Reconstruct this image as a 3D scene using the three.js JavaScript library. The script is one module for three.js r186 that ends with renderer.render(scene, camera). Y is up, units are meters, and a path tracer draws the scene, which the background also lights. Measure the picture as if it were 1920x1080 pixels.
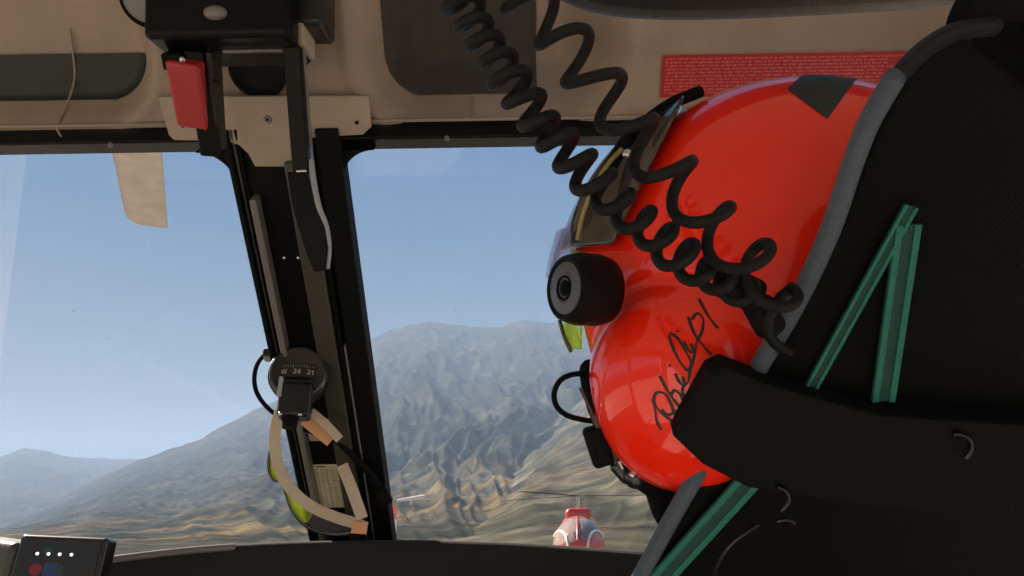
import * as THREE from 'three';
import { mergeGeometries } from 'three/addons/utils/BufferGeometryUtils.js';
import { RoundedBoxGeometry } from 'three/addons/geometries/RoundedBoxGeometry.js';

// ------------------------------------------------------------ camera, sky, sun, exposure
const scene = new THREE.Scene();
const camera = new THREE.PerspectiveCamera(42, 16 / 9, 0.02, 20000);
camera.position.set(0, 1.75, 0);
camera.rotation.order = 'YXZ';
camera.rotation.set(THREE.MathUtils.degToRad(17.55), 0, THREE.MathUtils.degToRad(-0.9));
camera.updateMatrixWorld(); camera.updateProjectionMatrix();
scene.add(camera);

const SUN = new THREE.Vector3(-0.62, 0.60, -0.50).normalize();
const sky = makeSky(); scene.background = sky; scene.environment = sky;
const sun = new THREE.DirectionalLight(0xffedd6, 5);
sun.position.copy(SUN).multiplyScalar(40).add(new THREE.Vector3(-0.3, 1.7, -1)); sun.target.position.set(-0.3, 1.7, -1);
sun.castShadow = true; sun.shadow.mapSize.set(2048, 2048);
Object.assign(sun.shadow.camera, { left: -14, right: 14, top: 14, bottom: -14, near: 0.5, far: 120 });
scene.add(sun, sun.target);
const renderer = new THREE.WebGLRenderer({ antialias: true });
renderer.toneMapping = THREE.LinearToneMapping; renderer.toneMappingExposure = 4.3;
renderer.shadowMap.enabled = true;
scene.fog = new THREE.FogExp2(new THREE.Color().setRGB(0.47, 0.67, 1.0), 0.00024);

function makeSky() {
  const w = 512, h = 256, d = new Float32Array(w * h * 4);
  const stops = [[-90, .18, .21, .24], [-4, .15, .17, .18], [0, .14, .16, .17], [5, .12, .16, .18], [11, .09, .17, .24], [20, .05, .16, .32], [30, .035, .155, .37], [50, .03, .13, .34], [90, .03, .11, .30]];
  for (let j = 0; j < h; j++) {
    const el = (j + .5) / h * 180 - 90; let k = 0; while (k < stops.length - 2 && el > stops[k + 1][0]) k++;
    const a = stops[k], b = stops[k + 1], t = (el - a[0]) / (b[0] - a[0]);
    for (let i = 0; i < w; i++) { const o = (j * w + i) * 4; for (let c = 0; c < 3; c++) d[o + c] = .225 * (a[c + 1] + (b[c + 1] - a[c + 1]) * t); d[o + 3] = 1; }
  }
  const t = new THREE.DataTexture(d, w, h, THREE.RGBAFormat, THREE.FloatType);
  t.mapping = THREE.EquirectangularReflectionMapping; t.magFilter = THREE.LinearFilter; t.minFilter = THREE.LinearFilter; t.needsUpdate = true;
  return t;
}

// ------------------------------------------------------------ helpers
const V = (x, y, z) => new THREE.Vector3(x, y, z);
let seed = 7; const rnd = () => { seed = (seed * 1664525 + 1013904223) >>> 0; return seed / 4294967296; };
const F = 540 / Math.tan(THREE.MathUtils.degToRad(21));
const CS = (px, py, dep) => V((px - 960) / F * dep, (540 - py) / F * dep, -dep);       // a direction and a distance, in the camera's axes
const P = (px, py, dep) => CS(px, py, dep).applyMatrix4(camera.matrixWorld);             // the same point in the world
const dirOf = (px, py) => P(px, py, 1).sub(camera.position);
const PZ = (px, py, z) => { const d = dirOf(px, py); return camera.position.clone().addScaledVector(d, (z - camera.position.z) / d.z); };
const onPlane = (px, py, p0, n) => { const d = dirOf(px, py); const t = p0.clone().sub(camera.position).dot(n) / d.dot(n); return camera.position.clone().addScaledVector(d, t); };
const used = new Set();
const numbered = n => { if (!used.has(n)) { used.add(n); return n; } let k = 1; while (used.has(n + '_' + String(k).padStart(3, '0'))) k++; n += '_' + String(k).padStart(3, '0'); used.add(n); return n; };
function shadows(o) { o.castShadow = o.receiveShadow = true; return o; }
function tag(o, label, category, group, kind) { Object.assign(o.userData, { label, category }); if (group) o.userData.group = group; if (kind) o.userData.kind = kind; return o; }
function thing(name, label, category, pos = V(0, 0, 0), group) { const o = new THREE.Group(); o.name = numbered(name); o.position.copy(pos); scene.add(o); o.updateMatrixWorld(true); return tag(o, label, category, group); }
// geometry given in the parent's axes
function part(name, geo, mat, parent) { const m = shadows(new THREE.Mesh(Array.isArray(geo) ? mergeGeometries(geo.map(clean)) : geo, mat)); m.name = name; parent.add(m); return m; }
// geometry given in world axes, moved into the parent's
function wpart(name, geo, mat, parent) { const g = Array.isArray(geo) ? mergeGeometries(geo.map(clean)) : geo; parent.updateWorldMatrix(true, false); g.applyMatrix4(parent.matrixWorld.clone().invert()); return part(name, g, mat, parent); }
function clean(g) { g = g.index ? g.toNonIndexed() : g; if (!g.attributes.normal) g.computeVertexNormals(); if (!g.attributes.uv) boxUV(g); for (const k of Object.keys(g.attributes)) if (!['position', 'normal', 'uv'].includes(k)) g.deleteAttribute(k); return g; }
function boxUV(g) {
  const p = g.attributes.position, n = g.attributes.normal, uv = new Float32Array(p.count * 2);
  for (let i = 0; i < p.count; i++) {
    const ax = Math.abs(n.getX(i)), ay = Math.abs(n.getY(i)), az = Math.abs(n.getZ(i));
    if (ax > ay && ax > az) { uv[2 * i] = p.getZ(i); uv[2 * i + 1] = p.getY(i); } else if (ay > az) { uv[2 * i] = p.getX(i); uv[2 * i + 1] = p.getZ(i); } else { uv[2 * i] = p.getX(i); uv[2 * i + 1] = p.getY(i); }
  }
  g.setAttribute('uv', new THREE.BufferAttribute(uv, 2)); return g;
}
const rbox = (w, h, d, r = 0.004, seg = 3) => { const g = new RoundedBoxGeometry(w, h, d, seg, Math.min(r, w * .49, h * .49, d * .49)); return boxUV(g.index ? g.toNonIndexed() : g); };
const basis = (x, y, z, o) => new THREE.Matrix4().makeBasis(x, y, z).setPosition(o);
// a rounded box from point a to b (length axis y), sized w (side) x d (along face normal f)
function bar(a, b, f, w, d, r = 0.003, over = 0) {
  const y = b.clone().sub(a), L = y.length() + over; y.normalize(); const x = y.clone().cross(f).normalize(); const z = x.clone().cross(y).normalize();
  return rbox(w, L, d, r).applyMatrix4(basis(x, y, z, a.clone().add(b).multiplyScalar(.5)));
}
function tube(pts, r, seg = 64, rs = 10, closed = false) { const g = new THREE.TubeGeometry(new THREE.CatmullRomCurve3(pts, closed, 'centripetal'), seg, r, rs, closed); return g; }
function cappedTube(pts, r, seg = 64, rs = 10) { const e = [pts[0], pts[pts.length - 1]].map(p => new THREE.SphereGeometry(r, rs, 6).translate(p.x, p.y, p.z)); return [tube(pts, r, seg, rs), ...e]; }
const cyl = (a, b, r, r2 = r, s = 20) => { const d = b.clone().sub(a), L = d.length(); const g = new THREE.CylinderGeometry(r2, r, L, s); g.applyQuaternion(new THREE.Quaternion().setFromUnitVectors(V(0, 1, 0), d.normalize())); const c = a.clone().add(b).multiplyScalar(.5); return g.translate(c.x, c.y, c.z); };
const sph = (c, r, sx = 1, sy = 1, sz = 1) => new THREE.SphereGeometry(r, 20, 14).scale(sx, sy, sz).translate(c.x, c.y, c.z);
// smooth noise
const hash3 = (x, y, z) => { let h = Math.imul(x, 374761393) ^ Math.imul(y, 668265263) ^ Math.imul(z, 2147483647 ^ 0x2c1b3c6d); h = Math.imul(h ^ (h >>> 13), 1274126177); return ((h ^ (h >>> 16)) >>> 0) / 4294967296; };
function vnoise(x, y, z = 0) {
  const xi = Math.floor(x), yi = Math.floor(y), zi = Math.floor(z), s = t => t * t * (3 - 2 * t), u = s(x - xi), v = s(y - yi), w = s(z - zi), L = (a, b, t) => a + (b - a) * t;
  const c = (i, j, k) => hash3(xi + i, yi + j, zi + k);
  return L(L(L(c(0, 0, 0), c(1, 0, 0), u), L(c(0, 1, 0), c(1, 1, 0), u), v), L(L(c(0, 0, 1), c(1, 0, 1), u), L(c(0, 1, 1), c(1, 1, 1), u), v), w);
}
const fbm = (x, y, o = 4, z = 0) => { let s = 0, a = .5, t = 0; for (let i = 0; i < o; i++) { s += a * vnoise(x, y, z + i * 7.3); t += a; a *= .5; x *= 2.03; y *= 2.03; z *= 2.03; } return s / t; };
const sst = (a, b, x) => { x = Math.min(1, Math.max(0, (x - a) / (b - a))); return x * x * (3 - 2 * x); };
// tiling noise texture; values in [lo, hi] grey, size in metres
function noiseTex(size, lo, hi, f, oct, color = false, n = 256) {
  const d = new Uint8Array(n * n * 4);
  const tn = (x, y, p, s) => { const xi = Math.floor(x), yi = Math.floor(y), e = t => t * t * (3 - 2 * t), u = e(x - xi), v = e(y - yi), c = (i, j) => hash3((xi + i) % p, (yi + j) % p, s); return (c(0, 0) * (1 - u) + c(1, 0) * u) * (1 - v) + (c(0, 1) * (1 - u) + c(1, 1) * u) * v; };
  for (let j = 0; j < n; j++) for (let i = 0; i < n; i++) {
    let s = 0, a = .5, t = 0, p = f; for (let k = 0; k < oct; k++) { s += a * tn(i / n * p, j / n * p, p, k + 3); t += a; a *= .6; p *= 2; }
    const q = Math.round(255 * (lo + (hi - lo) * s / t)); d.set([q, q, q, 255], (j * n + i) * 4);
  }
  const t = new THREE.DataTexture(d, n, n); t.wrapS = t.wrapT = THREE.RepeatWrapping; t.magFilter = THREE.LinearFilter; t.minFilter = THREE.LinearMipmapLinearFilter; t.generateMipmaps = true;
  t.repeat.set(1 / size, 1 / size); if (color) t.colorSpace = THREE.SRGBColorSpace; t.needsUpdate = true; return t;
}
function weaveTex(size, n = 128) {
  const d = new Uint8Array(n * n * 4), k = 16;
  for (let j = 0; j < n; j++) for (let i = 0; i < n; i++) { const a = Math.sin(i / n * k * Math.PI * 2), b = Math.sin(j / n * k * Math.PI * 2), m = (Math.floor(i / n * k) + Math.floor(j / n * k)) % 2 ? a : b; const q = Math.round(128 + 70 * m + 40 * (hash3(i, j, 1) - .5)); d.set([q, q, q, 255], (j * n + i) * 4); }
  const t = new THREE.DataTexture(d, n, n); t.wrapS = t.wrapT = THREE.RepeatWrapping; t.magFilter = THREE.LinearFilter; t.repeat.set(1 / size, 1 / size); t.needsUpdate = true; return t;
}
// surface nets: meshes the zero level of f inside a box, normals from the gradient
function sdfMesh(f, lo, hi, h) {
  const nx = Math.ceil((hi.x - lo.x) / h) + 1, ny = Math.ceil((hi.y - lo.y) / h) + 1, nz = Math.ceil((hi.z - lo.z) / h) + 1;
  const g = new Float32Array(nx * ny * nz), id = (i, j, k) => i + nx * (j + ny * k);
  for (let k = 0; k < nz; k++) for (let j = 0; j < ny; j++) for (let i = 0; i < nx; i++) g[id(i, j, k)] = f(lo.x + i * h, lo.y + j * h, lo.z + k * h);
  const vi = new Int32Array(nx * ny * nz).fill(-1), pos = [], idx = [];
  const E = [[0, 1], [2, 3], [4, 5], [6, 7], [0, 2], [1, 3], [4, 6], [5, 7], [0, 4], [1, 5], [2, 6], [3, 7]];
  for (let k = 0; k < nz - 1; k++) for (let j = 0; j < ny - 1; j++) for (let i = 0; i < nx - 1; i++) {
    const c = []; let m = 0; for (let q = 0; q < 8; q++) { c[q] = g[id(i + (q & 1), j + ((q >> 1) & 1), k + (q >> 2))]; if (c[q] < 0) m |= 1 << q; }
    if (m === 0 || m === 255) continue;
    let x = 0, y = 0, z = 0, n = 0;
    for (const [a, b] of E) if ((c[a] < 0) !== (c[b] < 0)) { const t = c[a] / (c[a] - c[b]); x += (a & 1) + t * ((b & 1) - (a & 1)); y += ((a >> 1) & 1) + t * (((b >> 1) & 1) - ((a >> 1) & 1)); z += (a >> 2) + t * ((b >> 2) - (a >> 2)); n++; }
    vi[id(i, j, k)] = pos.length / 3; pos.push(lo.x + (i + x / n) * h, lo.y + (j + y / n) * h, lo.z + (k + z / n) * h);
  }
  const quad = (a, b, c, d, flip) => { if (a < 0 || b < 0 || c < 0 || d < 0) return; if (flip) idx.push(a, c, b, a, d, c); else idx.push(a, b, c, a, c, d); };
  for (let k = 1; k < nz - 1; k++) for (let j = 1; j < ny - 1; j++) for (let i = 1; i < nx - 1; i++) {
    const a = g[id(i, j, k)] < 0;
    if (a !== (g[id(i + 1, j, k)] < 0)) quad(vi[id(i, j - 1, k - 1)], vi[id(i, j, k - 1)], vi[id(i, j, k)], vi[id(i, j - 1, k)], !a);
    if (a !== (g[id(i, j + 1, k)] < 0)) quad(vi[id(i - 1, j, k - 1)], vi[id(i - 1, j, k)], vi[id(i, j, k)], vi[id(i, j, k - 1)], !a);
    if (a !== (g[id(i, j, k + 1)] < 0)) quad(vi[id(i - 1, j - 1, k)], vi[id(i, j - 1, k)], vi[id(i, j, k)], vi[id(i - 1, j, k)], !a);
  }
  const geo = new THREE.BufferGeometry(); const nor = new Float32Array(pos.length), e = h * .35;
  for (let i = 0; i < pos.length; i += 3) {
    let x = pos[i], y = pos[i + 1], z = pos[i + 2], gx, gy, gz;
    for (let it = 0; it < 2; it++) {
      gx = f(x + e, y, z) - f(x - e, y, z); gy = f(x, y + e, z) - f(x, y - e, z); gz = f(x, y, z + e) - f(x, y, z - e);
      const L = Math.hypot(gx, gy, gz) || 1e-9, sl = L / (2 * e); gx /= L; gy /= L; gz /= L;
      if (it === 0) { const d = Math.max(-h * .5, Math.min(h * .5, f(x, y, z) / Math.max(sl, .3))); x -= gx * d; y -= gy * d; z -= gz * d; }
    }
    pos[i] = x; pos[i + 1] = y; pos[i + 2] = z; nor[i] = gx; nor[i + 1] = gy; nor[i + 2] = gz;
  }
  geo.setAttribute('position', new THREE.Float32BufferAttribute(pos, 3)); geo.setAttribute('normal', new THREE.BufferAttribute(nor, 3)); geo.setIndex(idx); boxUV(geo); return geo;
}
const smin = (a, b, k) => { const h = Math.max(k - Math.abs(a - b), 0) / k; return Math.min(a, b) - h * h * k * .25; };
const smax = (a, b, k) => -smin(-a, -b, k);
const ell = (x, y, z, c, r) => { const dx = x - c.x, dy = y - c.y, dz = z - c.z, k0 = Math.hypot(dx / r.x, dy / r.y, dz / r.z), k1 = Math.hypot(dx / (r.x * r.x), dy / (r.y * r.y), dz / (r.z * r.z)); return k0 < 1e-6 ? -Math.min(r.x, r.y, r.z) : k0 * (k0 - 1) / k1; };
const capsule = (x, y, z, a, b, ra, rb) => { const bx = b.x - a.x, by = b.y - a.y, bz = b.z - a.z, px = x - a.x, py = y - a.y, pz = z - a.z; const t = Math.min(1, Math.max(0, (px * bx + py * by + pz * bz) / (bx * bx + by * by + bz * bz))); return Math.hypot(px - bx * t, py - by * t, pz - bz * t) - (ra + (rb - ra) * t); };

// ------------------------------------------------------------ materials
const RGB = (r, g, b) => new THREE.Color().setRGB(r, g, b);
const std = (c, rough, o = {}) => new THREE.MeshStandardMaterial({ color: c, roughness: rough, ...o });
const phy = (c, rough, o = {}) => new THREE.MeshPhysicalMaterial({ color: c, roughness: rough, ...o });
const fineBump = noiseTex(.03, 0, 1, 16, 3), grainBump = noiseTex(.012, 0, 1, 12, 2), mottle = noiseTex(.35, .78, 1, 4, 5, true), roughTex = noiseTex(.2, .55, .95, 5, 5), weave = weaveTex(.02);
const M = {
  liner: std(RGB(.37, .285, .225), .62, { map: mottle, bumpMap: grainBump, bumpScale: .0003 }),
  plate: std(RGB(.42, .34, .27), .6, { map: mottle, bumpMap: grainBump, bumpScale: .0003 }),
  black: phy(RGB(.005, .005, .0055), .5, { specularIntensity: .25, roughnessMap: roughTex, bumpMap: fineBump, bumpScale: .0002 }),
  rubber: phy(RGB(.0042, .0045, .0046), .75, { specularIntensity: .25, bumpMap: fineBump, bumpScale: .0003 }),
  blackGloss: phy(RGB(.01, .01, .011), .25, { clearcoat: .4, clearcoatRoughness: .3 }),
  vinyl: phy(RGB(.013, .014, .015), .42, { specularIntensity: .7, roughnessMap: roughTex, bumpMap: fineBump, bumpScale: .0004 }),
  olive: std(RGB(.055, .052, .042), .55, { roughnessMap: roughTex, map: mottle }),
  trimGrey: std(RGB(.15, .145, .14), .45, { roughnessMap: roughTex }),
  steel: std(RGB(.55, .55, .54), .3, { metalness: 1, roughnessMap: roughTex }),
  greyPaint: std(RGB(.30, .31, .34), .4, { roughnessMap: roughTex }),
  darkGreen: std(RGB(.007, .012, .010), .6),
  red: std(RGB(.42, .025, .03), .5, { map: mottle }),
  placard: null, cream: std(RGB(.62, .52, .40), .55, { map: mottle }), amber: std(RGB(.62, .33, .16), .5),
  glass: phy(RGB(1, 1, 1), 0, { transmission: 1, thickness: 0, ior: 1.45 }),
  yellowLens: phy(RGB(.75, .85, .12), .05, { transmission: .85, thickness: 0, ior: 1.45 }),
  smokeLens: phy(RGB(.10, .085, .07), .12, { transmission: .45, thickness: 0, clearcoat: 1 }),
  clearLens: phy(RGB(.80, .82, .95), .03, { transmission: .9, thickness: 0 }),
  gunmetal: std(RGB(.05, .05, .05), .35, { metalness: 1 }), knobGrey: std(RGB(.075, .085, .092), .45, { roughnessMap: roughTex }),
  helmet: phy(RGB(.93, .022, .004), .42, { clearcoat: 1, clearcoatRoughness: .05, specularIntensity: .3, roughnessMap: noiseTex(.11, .62, 1, 6, 6) }),
  tape: std(RGB(.018, .024, .028), .55, { bumpMap: grainBump, bumpScale: .0002 }),
  ink: std(RGB(.02, .012, .012), .6),
  seatShell: phy(RGB(.003, .0036, .0037), .75, { specularIntensity: .15, roughnessMap: roughTex, bumpMap: weave, bumpScale: .0003 }),
  piping: std(RGB(.12, .155, .205), .5, { bumpMap: fineBump, bumpScale: .0006, roughnessMap: roughTex }),
  teal: std(RGB(.009, .15, .115), .65, { bumpMap: weave, bumpScale: .0004 }),
  tealDark: std(RGB(.005, .05, .045), .7, { bumpMap: weave, bumpScale: .0004 }),
  wall: std(RGB(.68, .60, .52), .8, { map: mottle }),
  floor: std(RGB(.55, .52, .48), .9, { map: mottle, bumpMap: fineBump, bumpScale: .0005 }),
  white: std(RGB(.75, .74, .70), .5, { map: mottle }),
  bladeUnder: std(RGB(.32, .265, .23), .5, { map: mottle }),
  cord: phy(RGB(.006, .006, .006), .5, { specularIntensity: .5, bumpMap: grainBump, bumpScale: .0001 }),
};

// ------------------------------------------------------------ setting: ground and mountains
{
  const azel = (px, py) => { const d = dirOf(px, py); return [Math.atan2(d.x, -d.z), Math.atan2(d.y, Math.hypot(d.x, d.z))]; };
  const prof = (pts, tail) => { const t = pts.map(([x, y]) => azel(x, y)); return th => { if (th < t[0][0] || th > t[t.length - 1][0]) { const e = th < t[0][0] ? t[0] : t[t.length - 1], w = Math.min(1, Math.abs(th - e[0]) / .6); return e[1] * (1 - w) + w * tail * (.7 + .6 * fbm(th * 3 + 20, tail * 50, 3)); } let k = 0; while (k < t.length - 2 && th > t[k + 1][0]) k++; const a = t[k], b = t[k + 1]; return a[1] + (b[1] - a[1]) * (th - a[0]) / (b[0] - a[0]); }; };
  const R = [
    { D: 4300, B: 1500, p: 1.5, e: prof([[-300, 900], [0, 856], [45, 838], [80, 842], [110, 851], [150, 857], [200, 857], [260, 860], [340, 850], [420, 858], [560, 830], [760, 840], [1100, 800], [1920, 780]], .12), n: 1 },
    { D: 2500, B: 150, p: 1.9, e: prof([[-300, 1010], [0, 985], [100, 940], [180, 897], [260, 861], [300, 848], [345, 831], [370, 823], [420, 797], [470, 771], [510, 752], [600, 700], [690, 638], [730, 618], [765, 608], [800, 600], [825, 602], [860, 608], [930, 611], [960, 604], [985, 599], [1010, 600], [1040, 602], [1150, 592], [1300, 565], [1500, 610], [1920, 720]], .13), n: 2 },
    { D: 1250, B: 80, p: 1.6, e: prof([[-300, 1010], [200, 1008], [500, 1004], [700, 1000], [800, 978], [850, 956], [880, 932], [915, 900], [950, 866], [1004, 814], [1064, 768], [1100, 738], [1150, 700], [1250, 650], [1400, 590], [1920, 520]], .1), n: 3 },
  ];
  const thetas = []; { let t = -Math.PI; while (t < Math.PI) { thetas.push(t); t += Math.abs(t) < .68 ? .0023 : .03; } thetas.push(Math.PI); }
  const rs = []; for (let r = 0.9; r < 5600; r *= (r < 160 ? 1.09 : r < 450 ? 1.02 : 1.0068)) rs.push(r);
  const pos = [], col = [], uv = [], idx = [];
  for (let a = 0; a < thetas.length; a++) {
    const th = thetas[a], es = R.map(k => k.e(th));
    for (let b = 0; b < rs.length; b++) {
      const r = rs[b], x = r * Math.sin(th), z = -r * Math.cos(th);
      let h = -1.35 * sst(14, 34, r) - .6 * sst(40, 200, r) + .03 * (fbm(x * .6, z * .6, 3) - .5) * sst(2, 6, r), which = 0, rel = 0;
      if (r > 75) R.forEach((k, i) => {
        const D = k.D * (1 + .05 * (fbm(th * 5 + k.n * 9, k.n, 2) - .5)), H = Math.max(2, D * Math.tan(Math.max(.002, es[i])) + 1.75), s = (r - k.B) / (D - k.B);
        if (s < 0) return; let v; if (H * ((s <= 1 ? Math.pow(s, k.p) : 1 - (s - 1) * 1.3) + .14) + 6 < h) return;
        const warp = fbm(x / 420 + k.n * 31, z / 420, 3), arc = th * D; let rel2 = 0, am = .078, sc = 230;
        for (let q = 0; q < 4; q++) { const m = 1 - Math.abs(2 * vnoise((arc + warp * 260) / sc + q * 17, r / (sc * 3.2) + k.n, q * 5.1) - 1); rel2 += am * (m * m - .42); am *= .70; sc *= .5; }
        if (s <= 1) v = H * (Math.pow(s, k.p) + rel2 * Math.pow(Math.sin(Math.PI * Math.min(1, s)), .8) * Math.min(1, .12 + s * 1.15));
        else v = H * (1 - (s - 1) * 1.3);
        v += (fbm(x / 34, z / 34, 3) - .5) * 13 * Math.min(1, s * 2);
        if (v - 2.5 > h) { h = v - 2.5; which = k.n; rel = s; }
      });
      pos.push(x, h, z); uv.push(x, z);
      const n1 = fbm(x / 90 + 3, z / 90, 4, h / 60), n2 = fbm(x / 38, z / 38 + 9, 2, h / 38), n3 = fbm(x / 260 + 11, z / 260, 3, h / 200);
      let c;
      if (!which) { const t = sst(.35, .65, n2 * .5 + fbm(x * .3, z * .3, 3) * .5); const f = sst(40, 75, r), g2 = fbm(x / 25, z / 25, 3); c = [.64 - .07 * t, .61 - .06 * t, .55 - .06 * t].map((q, i) => q + ([.04, .043, .03][i] + .05 * g2 - q) * f); }  // ground near the cabin paled to bounce light inside
      else {
        const scrub = sst(.42, .6, n1), rock = sst(.60, .72, n2) * .6, ochre = sst(.44, .55, n3) * sst(.45, .62, n2 * .6 + n1 * .4) * (which === 3 ? 1 - sst(.14, .40, rel) : which === 2 ? (1 - sst(.12, .35, rel)) : 0);
        c = which === 3 ? [.062, .066, .047] : [.030, .036, .026]; const mix = (d, t) => c = c.map((q, i) => q + (d[i] - q) * t); if (which === 3) mix([.11, .104, .08], .8 * sst(.36, .56, fbm(x / 60, z / 60 + 4, 3, h / 40))); else if (rel < .45) mix([.10, .096, .078], .85 * sst(.38, .56, fbm(x / 60, z / 60 + 4, 3, h / 40)) * (1 - sst(.15, .45, rel)));
        mix(which === 3 ? [.085, .078, .054] : [.058, .055, .040], scrub * .7); mix(which === 3 ? [.18, .165, .14] : [.12, .113, .10], rock); mix(which === 3 ? [.25, .175, .08] : [.18, .13, .06], ochre * .8); const sp = .35 + 1.3 * vnoise(x / 13, z / 13, h / 13) * (.5 + fbm(x / 45, z / 45, 2, h / 45)); c = c.map(q => q * sp);
      }
      col.push(...c);
    }
  }
  const nr = rs.length;
  for (let a = 0; a < thetas.length - 1; a++) for (let b = 0; b < nr - 1; b++) { const i = a * nr + b, j = i + nr; idx.push(i, j, i + 1, j, j + 1, i + 1); }
  const g = new THREE.BufferGeometry(); g.setAttribute('position', new THREE.Float32BufferAttribute(pos, 3)); g.setAttribute('color', new THREE.Float32BufferAttribute(col, 3)); g.setAttribute('uv', new THREE.Float32BufferAttribute(uv, 2)); g.setIndex(idx); g.computeVertexNormals();
  const m = new THREE.Mesh(g, new THREE.MeshPhysicalMaterial({ vertexColors: true, roughness: 1, specularIntensity: 0, map: noiseTex(47, .55, 1, 6, 6, true, 512) }));
  m.name = 'mountain_terrain'; m.receiveShadow = m.castShadow = true; m.userData = { kind: 'structure', label: 'hazy wooded mountains with ochre bare slopes around a gravel valley floor' }; scene.add(m);
}

// ------------------------------------------------------------ setting: the cabin we sit in
const XC = -.31, ZH = -.86;                                      // centre line, windscreen header
const heliBase = V(XC, .55, 0);
const cabin = thing('helicopter', 'helicopter seen from its own cabin, beige roof liner, black windscreen post and glareshield', 'helicopter', heliBase);
const headTop = PZ(800, 246, ZH), headBot = PZ(800, 272, ZH);
// windscreen plane: through the header's lower edge and the foot of the post
const foot = PZ(655, 1012, -1.42), wsTop = V(XC, headBot.y, ZH), wsDir = V(0, foot.y - 0.02 - wsTop.y, -1.42 - ZH).normalize();
const wsN = V(1, 0, 0).cross(wsDir).normalize(); if (wsN.z < 0) wsN.negate();       // towards the cabin
const wsAt = (px, py, off = 0) => onPlane(px, py, wsTop.clone().addScaledVector(wsN, off), wsN);
{
  // header: black frame with a rubber seal, in one run over both panes
  const L = headTop.y - headBot.y;
  wpart('windscreen_header', rbox(1.86, L + .007, .03, .003).translate(XC, headBot.y + L / 2 + .0035, ZH + .004), M.black, cabin);
  const bead = part('liner_edge_bead', null || tube([V(-.93, 0, 0), V(0, 0, 0), V(.93, 0, 0)], .0022, 8, 8).translate(0, headTop.y - heliBase.y + .001, ZH + .026), M.plate, cabin);
  for (const px of [207, 838]) { const p = PZ(px, px < 500 ? 272 : 259, ZH + .024); wpart('screw', [new THREE.CylinderGeometry(.003, .0034, .0025, 14).rotateX(Math.PI / 2).translate(p.x, p.y, p.z)], M.trimGrey, cabin); }

  // the post: a channel of strips along the windscreen's slope
  const a = wsTop.clone().addScaledVector(wsDir, -.03), b = wsTop.clone().addScaledVector(wsDir, .78);
  const wl = wsAt(510, 640).x, wr = wsAt(693, 640).x, w = wr - wl;
  const post = wpart('windscreen_post', bar(V(wl + w * .5, a.y, a.z), V(wl + w * .5, b.y, b.z), wsN, w * .94, .022, .004), M.black, cabin);
  const strip = (u0, u1, off, th, mat, name, s0 = 0, s1 = 1) => { const x = wl + w * (u0 + u1) / 2, p = a.clone().lerp(b, s0), q = a.clone().lerp(b, s1); p.x = q.x = x; p.addScaledVector(wsN, off); q.addScaledVector(wsN, off); return wpart(name, bar(p, q, wsN, w * (u1 - u0), th, .0025), mat, post); };
  strip(0, .055, .006, .034, M.rubber, 'rubber_seal'); strip(.06, .085, .012, .012, M.olive, 'trim_strip'); strip(.10, .125, .011, .014, M.rubber, 'rubber_seal');
  strip(.14, .20, .016, .03, M.trimGrey, 'side_flange', .11); strip(.50, .70, .014, .03, M.olive, 'side_flange', .05); strip(.705, .76, .007, .03, M.rubber, 'rubber_seal');
  strip(.765, .79, .013, .02, M.trimGrey, 'trim_strip', .4); strip(.80, 1, .006, .034, M.rubber, 'rubber_seal');
  for (const px of [533, 560]) { const p = wsAt(px, 483, .0125); wpart('rivet', [sph(p, .0035)], M.steel, post); }
  // rounded upper corners of both panes
  const corner = (cx, s) => {                                      // s: +1 corner of the right pane, -1 of the left
    const r = .045, sh = new THREE.Shape(); sh.moveTo(0, 0); sh.lineTo(s * r, 0); for (let i = 1; i <= 12; i++) { const an = Math.PI / 2 + s * i / 12 * Math.PI / 2; sh.lineTo(s * r + r * Math.cos(an), -r + r * Math.sin(an)); } sh.lineTo(0, 0);
    const g = new THREE.ExtrudeGeometry(sh, { depth: .03, bevelEnabled: false, curveSegments: 14 }); const up = wsDir.clone().negate();
    g.applyMatrix4(basis(V(1, 0, 0), up, wsN, V(cx, wsTop.y, wsTop.z).addScaledVector(wsN, -.015))); return boxUV(g.toNonIndexed());
  };
  wpart('corner_gusset', corner(wr - .004, 1), M.rubber, cabin); wpart('corner_gusset', corner(wl + .004, -1), M.rubber, cabin);
  // panes
  const pane = (x0, x1) => { const g = new THREE.PlaneGeometry(x1 - x0, .86); g.applyMatrix4(basis(V(1, 0, 0), wsDir.clone().negate(), wsN, V((x0 + x1) / 2, wsTop.y, wsTop.z).addScaledVector(wsDir, .41).addScaledVector(wsN, -.006))); return g; };
  const pl = wpart('windscreen_pane', pane(XC - .9, wl + .01), M.glass, cabin), pr = wpart('windscreen_pane', pane(wr - .01, XC + .9), M.glass, cabin);
  // specks of dirt on the panes: far too small and many to be picked apart
  const speck = []; for (let i = 0; i < 90; i++) { const px = i % 2 ? 700 + rnd() * 420 : rnd() * 480, py = 320 + Math.pow(rnd(), .6) * 680, p = wsAt(px, py, -.004), r = .0004 + rnd() * rnd() * .0012; speck.push(new THREE.CylinderGeometry(r, r, .0004, 6).applyMatrix4(basis(V(1, 0, 0), wsN, V(1, 0, 0).cross(wsN), p))); }
  const sp = wpart('dirt_speck', speck, std(RGB(.45, .43, .40), .9), cabin); sp.userData.kind = 'stuff';

  // roof liner: slopes up and back from the header, two moulded recesses, then the flat roof
  const l0 = V(XC, headTop.y, ZH + .02), sl = V(0, .74, .67).normalize(), ln = V(0, -.67, .74).normalize();   // slope direction and normal into the cabin
  const lp = (px, py, off = 0) => onPlane(px, py, l0.clone().addScaledVector(ln, off), ln);
  const lc = (px, py) => { const p = lp(px, py).sub(l0); return [p.x + XC, p.dot(sl)]; };
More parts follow.
